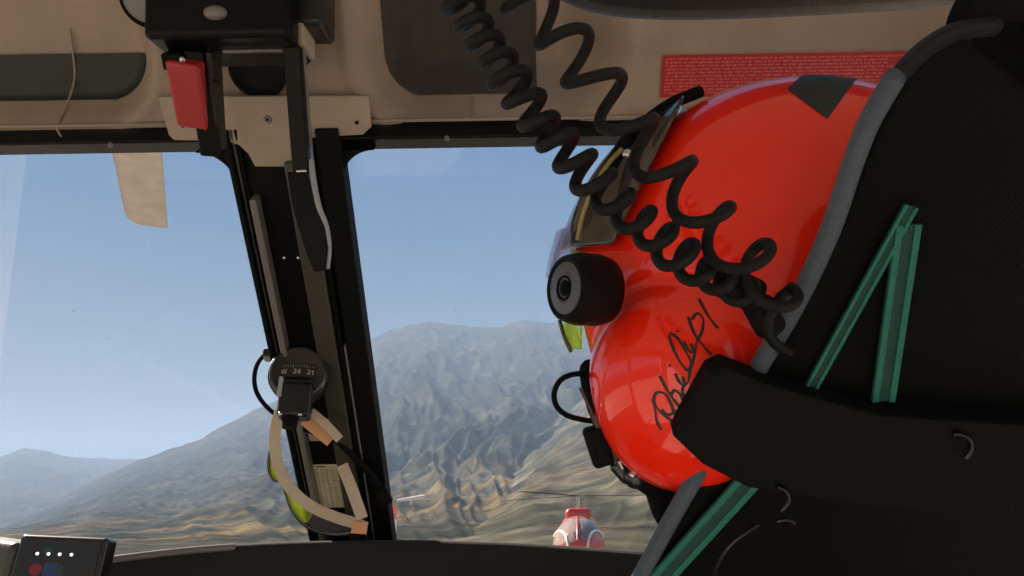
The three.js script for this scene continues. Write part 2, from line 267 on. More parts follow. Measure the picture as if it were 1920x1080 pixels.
  const recess = (x, t, c, hw, ht, r) => { const qx = Math.abs(x - c[0]) - hw + r, qt = Math.abs(t - c[1]) - ht + r; return Math.hypot(Math.max(qx, 0), Math.max(qt, 0)) + Math.min(Math.max(qx, qt), 0) - r; };
  const A0 = lc(268, 110), A1 = lc(120, 218), B0 = lc(672, 40), B1 = lc(800, 226), ht = .19;
  const ca = [A0[0] - .19, A1[1] + ht], cb = [B0[0] + .155, B1[1] + ht];
  const depthAt = (x, t) => { const da = recess(x, t, ca, .19, ht, .075), db = recess(x, t, cb, .155, ht, .075), w = .016; return -.045 * sst(w, -w * 1.4, da) - .10 * sst(w, -w * 4, db) + .0035 * Math.exp(-Math.pow((Math.min(da, db) - .019) / .006, 2)); };
  const nx = 300, nt = 130, T = .42, pos = [], idx = [], uv = [];
  for (let j = 0; j <= nt; j++) for (let i = 0; i <= nx; i++) {
    const x = XC - .93 + 1.86 * i / nx, t = T * j / nt, lift = .10 * Math.pow(sst(.2, T, t), 1.0);
    const p = l0.clone().addScaledVector(sl, t).addScaledVector(ln, depthAt(x, t)); p.x = x; p.y -= lift; p.z += lift * 1.2;
    pos.push(p.x, p.y, p.z); uv.push(x, t);
  }
  const hole = (i, j) => { const t = T * (j + .5) / nt, x = 1.86 * (i + .5) / nx - .93; return t > .20 && t < .405 && x > .30 && x < .82; };
  for (let j = 0; j < nt; j++) for (let i = 0; i < nx; i++) { if (hole(i, j)) continue; const q = j * (nx + 1) + i; idx.push(q, q + 1, q + nx + 1, q + 1, q + nx + 2, q + nx + 1); }
  const lg = new THREE.BufferGeometry(); lg.setAttribute('position', new THREE.Float32BufferAttribute(pos, 3)); lg.setAttribute('uv', new THREE.Float32BufferAttribute(uv, 2)); lg.setIndex(idx); lg.computeVertexNormals();
  const liner = wpart('roof_liner', lg, M.liner, cabin);
  const end = V(pos[pos.length - 3], pos[pos.length - 2], pos[pos.length - 1]);
  wpart('roof_panel', rbox(1.86, .04, 1.75, .01).translate(XC, end.y + .012, end.z + .865), M.wall, cabin);
  for (const sgn of [1]) {                                         // tinted roof window over the pilot
    const at = (x, t) => { const lift = .10 * sst(.2, T, t), p = l0.clone().addScaledVector(sl, t); p.x = XC + sgn * x; p.y -= lift; p.z += lift * 1.2; p.addScaledVector(ln, depthAt(p.x, t)); return p; };
    const ring = []; for (let k = 0; k < 10; k++) ring.push(at(.295 + .53 * k / 10, .198)); for (let k = 0; k < 10; k++) ring.push(at(.825, .198 + .209 * k / 10)); for (let k = 0; k < 10; k++) ring.push(at(.825 - .53 * k / 10, .407)); for (let k = 0; k < 10; k++) ring.push(at(.295, .407 - .209 * k / 10));
    const rw = wpart('roof_window', (() => { const g = new THREE.PlaneGeometry(1, 1, 10, 6), p = g.attributes.position; for (let k = 0; k < p.count; k++) { const q = at(.56 + p.getX(k) * .53, .3025 + p.getY(k) * .209).addScaledVector(ln, -.004); p.setXYZ(k, q.x, q.y, q.z); } g.computeVertexNormals(); return g; })(), phy(RGB(.86, .97, .95), 0, { transmission: 1, thickness: 0 }), cabin);
    wpart('roof_window_seal', tube(ring, .008, 120, 8, true), M.rubber, rw);
  }
  // moulding seams
  const seam = (pts, r = .0013) => wpart('seam', tube(pts.map(([x, y]) => { const c = lc(x, y), q = lp(x, y); return q.addScaledVector(ln, depthAt(c[0], c[1]) + .004); }), r, 30, 8), M.plate, liner);
  seam([[97, 60], [104, 110], [107, 160], [106, 215], [112, 240], [120, 256]]); seam([[884, 192], [885, 215], [887, 242]], .0012);
  // dark green panel in the left recess; grey panel paints shading into the right
  const greenPanel = (x0, x1, y0) => { const [u0, t1] = lc(x0, y0), [u1] = lc(x1, y0), t0 = ca[1] - ht + .0135, n = 24, g = new THREE.PlaneGeometry(1, 1, n, n), p = g.attributes.position; for (let i = 0; i < p.count; i++) { const t = t0 + (t1 - t0) * (p.getY(i) + .5); let xr = u1 + .03; while (xr > u1 - .12 && recess(xr, t, ca, .19, ht, .075) > -.012) xr -= .001; const x = u0 + (xr - u0) * (p.getX(i) + .5), q = l0.clone().addScaledVector(sl, t).addScaledVector(ln, depthAt(x, t) + .0025); p.setXYZ(i, x, q.y, q.z); } g.computeVertexNormals(); return g; };
  wpart('dark_panel', greenPanel(-70, 262, 112), M.darkGreen, liner);
  { const [u1, t1] = lc(1010, -30), t0 = cb[1] - ht + .024, n = 26, g = new THREE.PlaneGeometry(1, 1, n, n), p = g.attributes.position; for (let i = 0; i < p.count; i++) { const t = t0 + (t1 - t0) * (p.getY(i) + .5); let xl = B0[0]; while (xl < B0[0] + .12 && recess(xl, t, cb, .155, ht, .075) > -.022) xl += .001; const x = xl + (u1 - xl) * (p.getX(i) + .5), q = l0.clone().addScaledVector(sl, t).addScaledVector(ln, depthAt(x, t) + .003); p.setXYZ(i, x, q.y, q.z); } g.computeVertexNormals(); wpart('dark_panel', g, std(RGB(.075, .066, .058), .8, { map: mottle, bumpMap: weave, bumpScale: .0003 }), liner).userData.label = 'dark grey panel painted as shading in the right recess'; }

  // cover plate above the post, with its tongue down onto the post
  const pn = ln.clone(), pp = (x, y) => lp(x, y, .012), X = V(1, 0, 0), O = pp(500, 250);
  const to2 = (x, y) => { const q = pp(x, y).sub(O); return new THREE.Vector2(q.x, q.dot(sl)); };
  const outline = [[303, 182], [690, 181], [694, 235], [680, 248], [585, 254], [572, 262], [562, 290], [556, 308], [482, 308], [470, 285], [452, 268], [425, 260], [330, 258], [322, 250]].map(q => to2(...q));
  const ps = new THREE.Shape(outline); const pg = new THREE.ExtrudeGeometry(ps, { depth: .004, bevelEnabled: true, bevelSize: .002, bevelThickness: .002, bevelSegments: 2 }); pg.applyMatrix4(basis(X, sl, pn, O));
  const plate = wpart('cover_plate', boxUV(pg.toNonIndexed()), M.plate, cabin);
  for (const [x, y, r] of [[502, 224, .0055], [669, 230, .0026], [343, 236, .0026]]) { const p = lp(x, y, .0185); const q = new THREE.Quaternion().setFromUnitVectors(V(0, 1, 0), pn); wpart('screw', [new THREE.CylinderGeometry(r * .8, r, .002, 16).applyQuaternion(q).translate(p.x, p.y, p.z)], r > .004 ? M.trimGrey : M.rubber, plate); wpart('screw_socket', [new THREE.CylinderGeometry(r * .35, r * .35, .002, 6).applyQuaternion(q).translate(p.x, p.y, p.z).translate(pn.x * .0006, pn.y * .0006, pn.z * .0006)], M.rubber, plate); }
  // round black air outlet behind the levers
  { const p = lp(485, 128, .004), q = new THREE.Quaternion().setFromUnitVectors(V(0, 1, 0), pn), prof = [[0, .003], [.020, .003], [.028, .004], [.031, .009], [.034, .009], [.036, .004], [.036, 0]].map(v => new THREE.Vector2(...v)); wpart('air_outlet', new THREE.LatheGeometry(prof, 40).applyQuaternion(q).translate(p.x, p.y, p.z), M.black, cabin); }
  // red warning placard, flat print
  {
    const c = document.createElement('canvas'); c.width = 1024; c.height = 192; const k = c.getContext('2d'); k.fillStyle = '#a3161f'; k.fillRect(0, 0, 1024, 192); k.fillStyle = 'rgba(214,150,140,.75)';
    let s = 11; const r = () => (s = (s * 16807) % 2147483647) / 2147483647;
    for (let j = 0; j < 11; j++) { let x = 14; const y = 14 + j * 15.4, e = 990 - r() * 90; while (x < e) { const w = 6 + r() * 34; for (let q = x; q < Math.min(e, x + w); q += 5) k.fillRect(q, y + r() * 2, 2.2 + r() * 1.6, 5 + r() * 4); x += w + 8; } }
    const t = new THREE.CanvasTexture(c); t.colorSpace = THREE.SRGBColorSpace;
    const p0 = lp(1238, 183, .0015), p1 = lp(1720, 96, .0015), w = p1.x - p0.x, h = p1.clone().sub(p0).dot(sl), o = p0.clone().add(V(w / 2, 0, 0)).addScaledVector(sl, h / 2);
    wpart('warning_placard', new THREE.PlaneGeometry(w, h).applyMatrix4(basis(X, sl, pn, o)), std(0xffffff, .5, { map: t }), liner).userData.label = 'red placard with rows of small pale lettering';
  }
  // padded black duct under the roof, near the seat
  {
    const d = .50, p = [[1010, -60], [1085, 4], [1150, 24], [1250, 32], [1420, 29], [1600, 20], [1800, 8], [2000, -4]].map(q => P(q[0], q[1] - 62, d));
    wpart('roof_duct', cappedTube(p, .0225, 60, 18), M.vinyl, cabin);
  }
  // walls, floor, rear bulkhead; side openings cut large to let more light in
  const side = (x, holes) => { const sh = new THREE.Shape(); const y1 = end.y + .03; sh.moveTo(-1.5, .6); sh.lineTo(1.25, .6); sh.lineTo(1.25, y1); sh.lineTo(-.58, y1); sh.lineTo(-.86, headTop.y + .02); sh.lineTo(-1.46, foot.y); sh.closePath(); for (const [z0, z1, z2, z3, y0, yy] of holes) { const hpt = new THREE.Path(); hpt.moveTo(z0, y0); hpt.lineTo(z1, y0); hpt.lineTo(z2, yy); hpt.lineTo(z3, yy); hpt.closePath(); sh.holes.push(hpt); } const g = new THREE.ExtrudeGeometry(sh, { depth: .04, bevelEnabled: false }); g.applyMatrix4(basis(V(0, 0, 1), V(0, 1, 0), V(-1, 0, 0), V(x, 0, 0))); return boxUV(g.toNonIndexed()); };
  wpart('door_wall', side(XC - .9, [[-1.36, -.14, -.14, -.84, 1.36, headTop.y - .03], [-.04, 1.12, 1.08, -.04, .72, headTop.y + .03]]), M.wall, cabin);
  wpart('door_wall', side(XC + .94, [[-1.36, -.14, -.14, -.84, .72, headTop.y - .03], [-.04, 1.12, 1.08, -.04, .72, headTop.y + .03]]), M.wall, cabin);
  wpart('cabin_floor', rbox(1.86, .06, 2.8, .01).translate(XC, .66, -.12), M.floor, cabin);
  wpart('added_floor_mat', rbox(1.8, .012, 1.15, .004).translate(XC, .697, -.92), M.rubber, cabin);  // dark sheet added to keep floor reflections out of the panes
  wpart('rear_bulkhead', rbox(1.86, 1.95, .05, .01).translate(XC, 1.6, 1.25), M.white, cabin);
  wpart('nose_panel', bar(V(XC, foot.y - .06, -1.47), V(XC, .62, -1.55), V(0, 0, 1), 1.86, .04), M.white, cabin);

  // glareshield: domed padded hood, its aft lip seen along the foot of the panes
  const lip = [[-260, 1135, .96], [-60, 1100, 1.0], [60, 1082, 1.03], [130, 1069, 1.05], [200, 1059, 1.07], [330, 1043, 1.11], [450, 1033, 1.14], [580, 1027, 1.16], [700, 1025, 1.17], [800, 1025, 1.17], [900, 1028, 1.16], [1000, 1032, 1.15], [1200, 1047, 1.10], [1500, 1075, 1.04], [1900, 1110, .98]].map(q => P(...q));
  const lc2 = new THREE.CatmullRomCurve3(lip, false, 'centripetal'), np = 90, pr2 = [];
  const lpts = lc2.getPoints(np), gp = [], gi = []; const rr = .0095;
  const prof = [[0, -.30, .04], [0, -.06, .008]]; // profile in (forward, up): hanging face, lip, hood top to the glass
  const sec = [[.06, -.34], [.02, -.12], [.004, -.03]]; for (let k = 0; k <= 8; k++) { const an = Math.PI + (k / 8) * -Math.PI * .75; sec.push([rr + rr * Math.cos(an), rr * Math.sin(an)]); } sec.push([.03, rr * .6], [.12, -.004], [.40, -.03]);
  for (const p of lpts) for (const [f, u] of sec) gp.push(p.x, p.y + u, p.z - f);
  const m = sec.length; for (let i = 0; i < np; i++) for (let j = 0; j < m - 1; j++) { const q = i * m + j; gi.push(q, q + m, q + 1, q + 1, q + m, q + m + 1); }
  const gg = new THREE.BufferGeometry(); gg.setAttribute('position', new THREE.Float32BufferAttribute(gp, 3)); gg.setIndex(gi); gg.computeVertexNormals(); boxUV(gg);
  const hood = wpart('glareshield', gg, std(RGB(.012, .012, .012), .95, { bumpMap: fineBump, bumpScale: .0005 }), cabin);
  { const c = lc2.getPoints(200).filter(p => p.x < P(455, 1030, 1.14).x).map(p => V(p.x, p.y + .0062, p.z + .0015)); wpart('lip_highlight', cappedTube(c.filter((_, i) => i % 4 === 0), .0052, 80, 10), M.trimGrey, hood); }  // grey tube paints the sunlit highlight on the left of the lip
  const ds = wpart('deviation_card', (() => { const g = new THREE.PlaneGeometry(1, 1); return g; })(), cardMat(), post);
  { const p0 = wsAt(583, 948, .0125), p1 = wsAt(652, 872, .0125), u = wsDir.clone().negate(); const w = .066, h = .098; ds.geometry = new THREE.PlaneGeometry(w, h); ds.geometry.applyMatrix4(basis(V(1, 0, 0), u, wsN, wsAt(617, 912, .0125))); ds.geometry.applyMatrix4(cabin.matrixWorld.clone().invert()); ds.userData.label = 'white printed table card on the black post'; }
  wpart('label_tag', rbox(.05, .045, .002, .001).applyMatrix4(basis(V(1, 0, 0), wsDir.clone().negate(), wsN, wsAt(606, 806, .0135))), M.plate, post);
  // main rotor blade reaching forward over the roof
  {
    const tipL = P(236, 416, 4.55), tipR = P(313, 422, 4.62), c0 = tipL.clone().add(tipR).multiplyScalar(.5), k0 = P(256, 290, 3.75), ax = k0.clone().sub(c0).normalize();
    const side2 = V(1, 0, 0).addScaledVector(ax, -ax.x).normalize(), up = side2.clone().cross(ax).normalize(); if (up.y < 0) up.negate();
    const ch = tipL.distanceTo(tipR), sh = new THREE.Shape(); sh.moveTo(-ch / 2, .02); sh.quadraticCurveTo(-ch * .45, -.02, -ch * .1, -.022); sh.lineTo(ch / 2, -.008); sh.lineTo(ch / 2, .0); sh.quadraticCurveTo(-ch * .1, .045, -ch / 2, .02);
    const g = new THREE.ExtrudeGeometry(sh, { depth: 4.6, bevelEnabled: true, bevelSize: .004, bevelThickness: .012, bevelSegments: 2, steps: 1, curveSegments: 10 });
    const gpz = g.attributes.position; for (let i = 0; i < gpz.count; i++) if (gpz.getZ(i) < .3) { const u = gpz.getX(i) / ch + .5; gpz.setZ(i, gpz.getZ(i) + .10 * Math.pow(Math.max(0, 1 - u), 2.2)); }
    g.applyMatrix4(basis(side2, up, ax, c0)); const bl = wpart('main_rotor_blade', boxUV(g.toNonIndexed()), M.bladeUnder, cabin); bl.userData.label = 'tan underside of a main rotor blade above the windscreen';
  }
}
function cardMat() {
  const c = document.createElement('canvas'); c.width = 256; c.height = 384; const k = c.getContext('2d'); k.fillStyle = '#cfc6b2'; k.fillRect(0, 0, 256, 384); k.fillStyle = '#3a352f'; let s = 5; const r = () => (s = (s * 16807) % 2147483647) / 2147483647;
  k.fillRect(70, 14, 60, 9); for (let j = 0; j < 11; j++) { const y = 44 + j * 31; k.globalAlpha = .55; k.fillRect(14, y + 20, 228, 3); k.globalAlpha = .8; for (let x = 22; x < 235; x += 34) { const w = 12 + r() * 12; for (let q = 0; q < w; q += 5) k.fillRect(x + q, y + r() * 3, 3, 9); } } k.globalAlpha = .5; k.fillRect(128, 36, 3, 340);
  const t = new THREE.CanvasTexture(c); t.colorSpace = THREE.SRGBColorSpace; return std(0xffffff, .7, { map: t });
}

// ------------------------------------------------------------ overhead levers
{
  const d0 = .80, base = P(440, 40, d0), q = thing('lever_quadrant', 'black overhead quadrant with hanging levers and a red guard above the post', 'control lever', base);
  const cr = V(1, 0, 0).applyQuaternion(camera.quaternion), cu = V(0, 1, 0), cf = V(0, 0, 1);
  const face = V(0, -.25, 1).normalize();
  const blk = (x0, y0, x1, y1, dep, th, mat, name, par, r = .004) => { const c = P((x0 + x1) / 2, (y0 + y1) / 2, dep), k = dep / F, X = V(1, 0, 0), Z = face.clone(), Y = Z.clone().cross(X); return wpart(name, rbox((x1 - x0) * k, (y1 - y0) * k * 1.06, th, r).applyMatrix4(basis(X, Y, Z, c)), mat, par); };
  const body = blk(306, -70, 566, 97, d0, .09, M.black, 'housing', q, .008);
  blk(555, -40, 618, 64, d0 + .02, .06, M.vinyl, 'bracket', q, .006);
  blk(562, 60, 580, 97, d0 + .01, .05, M.plate, 'bracket_lug', q, .002);
  wpart('knob', [sph(P(404, 24, d0 - .048), .012, 1, .62, .6)], M.trimGrey, q);
  wpart('edge_plate', bar(P(418, 97, d0 - .02), P(530, 95, d0 - .02), face, .0025, .005, .001), M.trimGrey, q);
  // left lever with the red guard
  const lv = wpart('lever', [bar(P(366, 92, d0 - .02), P(397, 290, d0 + .04), face, .021, .016, .003)], M.black, q);
  wpart('lever_flange', [bar(P(400, 92, d0 - .015), P(412, 285, d0 + .05), face, .006, .026, .002)], M.vinyl, lv);
  wpart('lever_knob', [sph(P(404, 158, d0 - .002), .005)], M.vinyl, lv);
  const gd = wpart('red_guard', [bar(P(352, 108, d0 - .02), P(373, 230, d0 + .03), face, .036, .032, .004)], M.red, q);
  wpart('screw', [sph(P(342, 111, d0 - .04), .0032)], M.steel, gd);
  wpart('guard_hinge', [bar(P(330, 96, d0 - .018), P(336, 128, d0 - .01), face, .022, .03, .003)], M.rubber, gd);
  // long right lever: shank, pivot block, flared blade handle
  const sh = wpart('lever', [bar(P(549, 88, d0 - .03), P(567, 326, d0 + .0), face, .0175, .014, .002)], M.black, q);
  wpart('lever_edge', [bar(P(563, 90, d0 - .012), P(580, 318, d0 + .015), face, .004, .03, .0015)], M.trimGrey, sh);
  wpart('lever_collar', [bar(P(556, 322, d0 - .008), P(576, 321, d0 - .008), face, .003, .006, .001)], M.steel, sh);
  const hp = [[548, 330], [576, 328], [590, 360], [601, 395], [615, 430], [620, 470], [616, 505], [597, 508], [585, 480], [572, 440], [556, 385]].map(p => P(p[0], p[1], d0 + .004)), O = hp[0].clone(), X = V(1, 0, 0), Y = face.clone().cross(X);
  const shp = new THREE.Shape(hp.map(p => { const e = p.clone().sub(O); return new THREE.Vector2(e.dot(X), e.dot(Y)); }));
  wpart('lever_handle', boxUV(new THREE.ExtrudeGeometry(shp, { depth: .012, bevelEnabled: true, bevelSize: .0015, bevelThickness: .002, bevelSegments: 2 }).applyMatrix4(basis(X, Y, face, O)).toNonIndexed()), M.black, sh);
  wpart('handle_edge', [tube([P(583, 300, d0 - .004), P(588, 340, d0 - .008), P(597, 385, d0 - .010), P(611, 425, d0 - .010), P(616, 465, d0 - .009), P(613, 503, d0 - .008)], .0032, 40, 8)], M.greyPaint, sh);
  // round lamp to the left of the quadrant
  const lamp = thing('dome_lamp', 'small round grey dome lamp with black rim on the roof liner', 'lamp', P(278, -4, .86));
  const pr = [[0, .012], [.018, .011], [.027, .006], [.0285, 0]].map(v => new THREE.Vector2(...v)), qq = new THREE.Quaternion().setFromUnitVectors(V(0, 1, 0), V(0, -.62, .78));
  part('lens', new THREE.LatheGeometry(pr, 32).applyQuaternion(qq), M.trimGrey, lamp); part('rim', new THREE.TorusGeometry(.03, .0035, 10, 40).rotateX(Math.PI / 2).applyQuaternion(qq), M.rubber, lamp);
}

// ------------------------------------------------------------ compass, cable and goggles on the post
{
  const d = 1.085, base = P(560, 700, d), c = thing('magnetic_compass', 'round black magnetic compass with pale digits fixed to the windscreen post', 'compass', base);
  const view = camera.position.clone().sub(base).normalize(), ax = V(view.x * .6, .12, view.z).normalize(), q = new THREE.Quaternion().setFromUnitVectors(V(0, 1, 0), ax);
  const X = V(1, 0, 0).addScaledVector(ax, -ax.x).normalize(), Y = ax.clone().cross(X), at = (x, y, z) => V(0, 0, 0).addScaledVector(X, x).addScaledVector(Y, y).addScaledVector(ax, z);
  part('bowl', new THREE.LatheGeometry([[0, -.05], [.03, -.05], [.040, -.035], [.043, -.01], [.041, .004], [.036, .010], [.034, .004], [0, .004]].map(v => new THREE.Vector2(...v)), 44).applyQuaternion(q), M.blackGloss, c);
  part('bezel', [new THREE.TorusGeometry(.0405, .003, 10, 44).rotateX(Math.PI / 2).applyQuaternion(q)], M.vinyl, c);
  // card with digits
  const cv = document.createElement('canvas'); cv.width = 256; cv.height = 96; const k = cv.getContext('2d'); k.fillStyle = '#101112'; k.fillRect(0, 0, 256, 96); k.fillStyle = '#a8a59c'; k.font = 'bold 44px sans-serif'; k.textAlign = 'center'; k.fillText('W', 40, 74); k.fillText('24', 122, 74); k.fillText('21', 206, 74); for (let i = 0; i < 15; i++) k.fillRect(12 + i * 16.6, 14, 3, i % 5 ? 12 : 20);
  const t = new THREE.CanvasTexture(cv); t.colorSpace = THREE.SRGBColorSpace;
  part('compass_card', new THREE.CylinderGeometry(.048, .048, .021, 30, 1, true, -.62, 1.24).applyMatrix4(basis(X, Y, ax, at(0, .002, -.037))), std(0xffffff, .6, { map: t }), c);
  part('lower_housing', [rbox(.046, .05, .034, .006).applyMatrix4(basis(X, Y, ax, at(0, -.042, .0)))], M.vinyl, c);
  part('adjuster', [cyl(at(-.004, -.068, .006), at(-.004, -.082, .006), .012, .010)], M.rubber, c);
  part('mount_block', [rbox(.062, .055, .05, .008).applyMatrix4(basis(X, Y, ax, at(-.004, .045, -.03)))], M.black, c);
  part('clamp_band', [rbox(.09, .012, .03, .003).applyMatrix4(basis(X, Y, ax, at(-.012, .036, -.03)))], M.vinyl, c);
  for (const s of [-.012, .014]) part('screw', [sph(at(s - .004, -.066, .02), .003)], M.steel, c);
  part('clip', [rbox(.006, .03, .012, .002).applyMatrix4(basis(X, Y, ax, at(-.021, -.026, .014)))], M.greyPaint, c);

  const cable = thing('compass_cable', 'thin black cable looping beside the compass and down across the post', 'cable', P(505, 660, 1.15));
  wpart('loop', cappedTube([P(520, 652, 1.155), P(502, 660, 1.15), P(484, 680, 1.14), P(477, 705, 1.14), P(480, 732, 1.14), P(494, 756, 1.15), P(515, 776, 1.16), P(545, 795, 1.165), P(590, 812, 1.17), P(630, 828, 1.175), P(665, 858, 1.19), P(700, 898, 1.20), P(716, 920, 1.205)], .0034, 120, 10), M.rubber, cable);
  wpart('sleeve', cappedTube([P(640, 832, 1.18), P(670, 862, 1.19), P(700, 897, 1.2), P(718, 925, 1.205)], .0062, 40, 10), M.rubber, cable);
  wpart('clip', [bar(P(712, 915, 1.2), P(727, 945, 1.2), V(0, 0, 1), .02, .018, .004)], M.rubber, cable);

  const g = thing('goggles', 'goggles with cream strap loop, yellow lens and black rim hung below the compass', 'goggles', P(600, 880, 1.12));
  const flat = (pts, w, th, mat, name) => { const cu = new THREE.CatmullRomCurve3(pts, false, 'centripetal'), n = 60, pos = [], idx = []; for (let i = 0; i <= n; i++) { const p = cu.getPoint(i / n), tt = cu.getTangent(i / n), s = tt.clone().cross(camera.position.clone().sub(p)).normalize(), nn = s.clone().cross(tt).normalize(); for (const [a, b] of [[-1, -.6], [-.85, -1], [.85, -1], [1, -.6], [1, .6], [.85, 1], [-.85, 1], [-1, .6]]) { const v = p.clone().addScaledVector(s, a * w / 2).addScaledVector(nn, -b * th / 2); pos.push(v.x, v.y, v.z); } } for (let i = 0; i < n; i++) for (let j = 0; j < 8; j++) { const a = i * 8 + j, b = i * 8 + (j + 1) % 8; idx.push(a, a + 8, b, b, a + 8, b + 8); } for (const e of [0, n]) for (let j = 1; j < 7; j++) idx.push(e * 8, e * 8 + j, e * 8 + j + 1); const q = new THREE.BufferGeometry(); q.setAttribute('position', new THREE.Float32BufferAttribute(pos, 3)); q.setIndex(idx); const u = q.toNonIndexed(); u.computeVertexNormals(); boxUV(u); return wpart(name, u, mat, g); };
  const strap = flat([P(536, 752, 1.105), P(524, 775, 1.10), P(516, 810, 1.095), P(517, 850, 1.095), P(528, 890, 1.095), P(550, 922, 1.095), P(585, 950, 1.10), P(630, 970, 1.10), P(672, 983, 1.10), P(686, 990, 1.10)], .016, .004, M.cream, 'strap');
  flat([P(583, 772, 1.10), P(610, 795, 1.10), P(637, 824, 1.10)], .013, .004, M.cream, 'temple');
  flat([P(572, 785, 1.105), P(600, 808, 1.105), P(622, 826, 1.105)], .02, .003, M.amber, 'temple_pad');
  flat([P(641, 872, 1.11), P(655, 905, 1.105), P(668, 940, 1.10), P(679, 972, 1.10)], .017, .004, M.cream, 'strap');
  flat([P(660, 988, 1.098), P(688, 990, 1.098)], .018, .007, M.amber, 'sunlit_strap_end');  // amber tip paints warm sunlight onto the end of the strap
  // lens and rim
  const lens = (pts, dep) => { const b = pts.map(p => P(p[0], p[1], dep)), o = b[0].clone(), n = camera.position.clone().sub(o).normalize(), x = V(1, 0, 0).addScaledVector(n, -n.x).normalize(), y = n.clone().cross(x), s = new THREE.Shape(new THREE.CatmullRomCurve3(b.map(v => { const e = v.clone().sub(o); return V(e.dot(x), e.dot(y), 0); }), true).getPoints(50).map(v => new THREE.Vector2(v.x, v.y))); return boxUV(new THREE.ExtrudeGeometry(s, { depth: .002, bevelEnabled: false }).applyMatrix4(basis(x, y, n, o)).toNonIndexed()); };
  wpart('lens', lens([[512, 842], [522, 850], [530, 892], [524, 902], [511, 894], [507, 870]], 1.115), M.yellowLens, g);
  wpart('lens', lens([[538, 905], [560, 926], [582, 948], [584, 968], [572, 980], [553, 962], [540, 935]], 1.115), M.yellowLens, g);
  wpart('lens', lens([[574, 942], [610, 962], [665, 986], [660, 998], [615, 998], [580, 984]], 1.118), phy(RGB(.012, .014, .022), .15, { clearcoat: .5 }), g);
  wpart('rim', cappedTube([P(510, 838, 1.115), P(505, 862, 1.115), P(506, 884, 1.115), P(514, 898, 1.115), P(528, 903, 1.115), P(537, 925, 1.115), P(548, 955, 1.115), P(570, 982, 1.115), P(600, 997, 1.115), P(635, 1002, 1.113), P(665, 998, 1.11)], .0033, 80, 10), M.blackGloss, g);
}

// ------------------------------------------------------------ display on the glareshield
{
  const dep = .93, base = P(120, 1075, dep), s = thing('instrument_display', 'small black box display with four white lights on the glareshield', 'display', base);
  const tl = P(38, 1001, dep), tr = P(203, 1008, dep), X = tr.clone().sub(tl).normalize(), Z = V(0, .1, 1).normalize(), Y = Z.clone().cross(X).normalize(), w = tl.distanceTo(tr), h = .085, mid = tl.clone().add(tr).multiplyScalar(.5).addScaledVector(Y, -h / 2), Zb = X.clone().cross(Y);
  wpart('case', rbox(w, h, .03, .006).applyMatrix4(basis(X, Y, Zb, mid.clone().addScaledVector(Zb, -.015))), M.blackGloss, s);
  wpart('rear_case', [bar(tl.clone().add(V(.004, -.046, -.02)), P(-70, 1052, dep + .10), V(0, 0, 1), .07, .05, .008)], M.olive, s);
  const cv = document.createElement('canvas'); cv.width = 256; cv.height = 128; const k = cv.getContext('2d'); k.fillStyle = '#0b0c0e'; k.fillRect(0, 0, 256, 128); k.fillStyle = '#5a0c0e'; k.beginPath(); k.ellipse(66, 60, 20, 12, 0, 0, 7); k.fill(); k.fillStyle = '#0d2346'; k.fillRect(90, 46, 44, 26); k.fillStyle = '#0c2a22'; k.fillRect(76, 14, 30, 14); k.fillRect(138, 50, 14, 20);
  const t = new THREE.CanvasTexture(cv); t.colorSpace = THREE.SRGBColorSpace;
  wpart('screen', new THREE.PlaneGeometry(w - .012, h - .012).applyMatrix4(basis(X, Y, Zb, mid.clone().addScaledVector(Zb, .0012))), std(0xffffff, .35, { map: t, emissive: 0xffffff, emissiveMap: t, emissiveIntensity: .12 }), s);
  for (const px of [70, 91, 112, 134]) { const p = P(px, 1038 + (px - 70) * .03, dep - .010); wpart('indicator_light', [sph(p, .0019)], std(RGB(.6, .6, .58), .4, { emissive: RGB(1, .98, .92), emissiveIntensity: .35 }), s); }
}

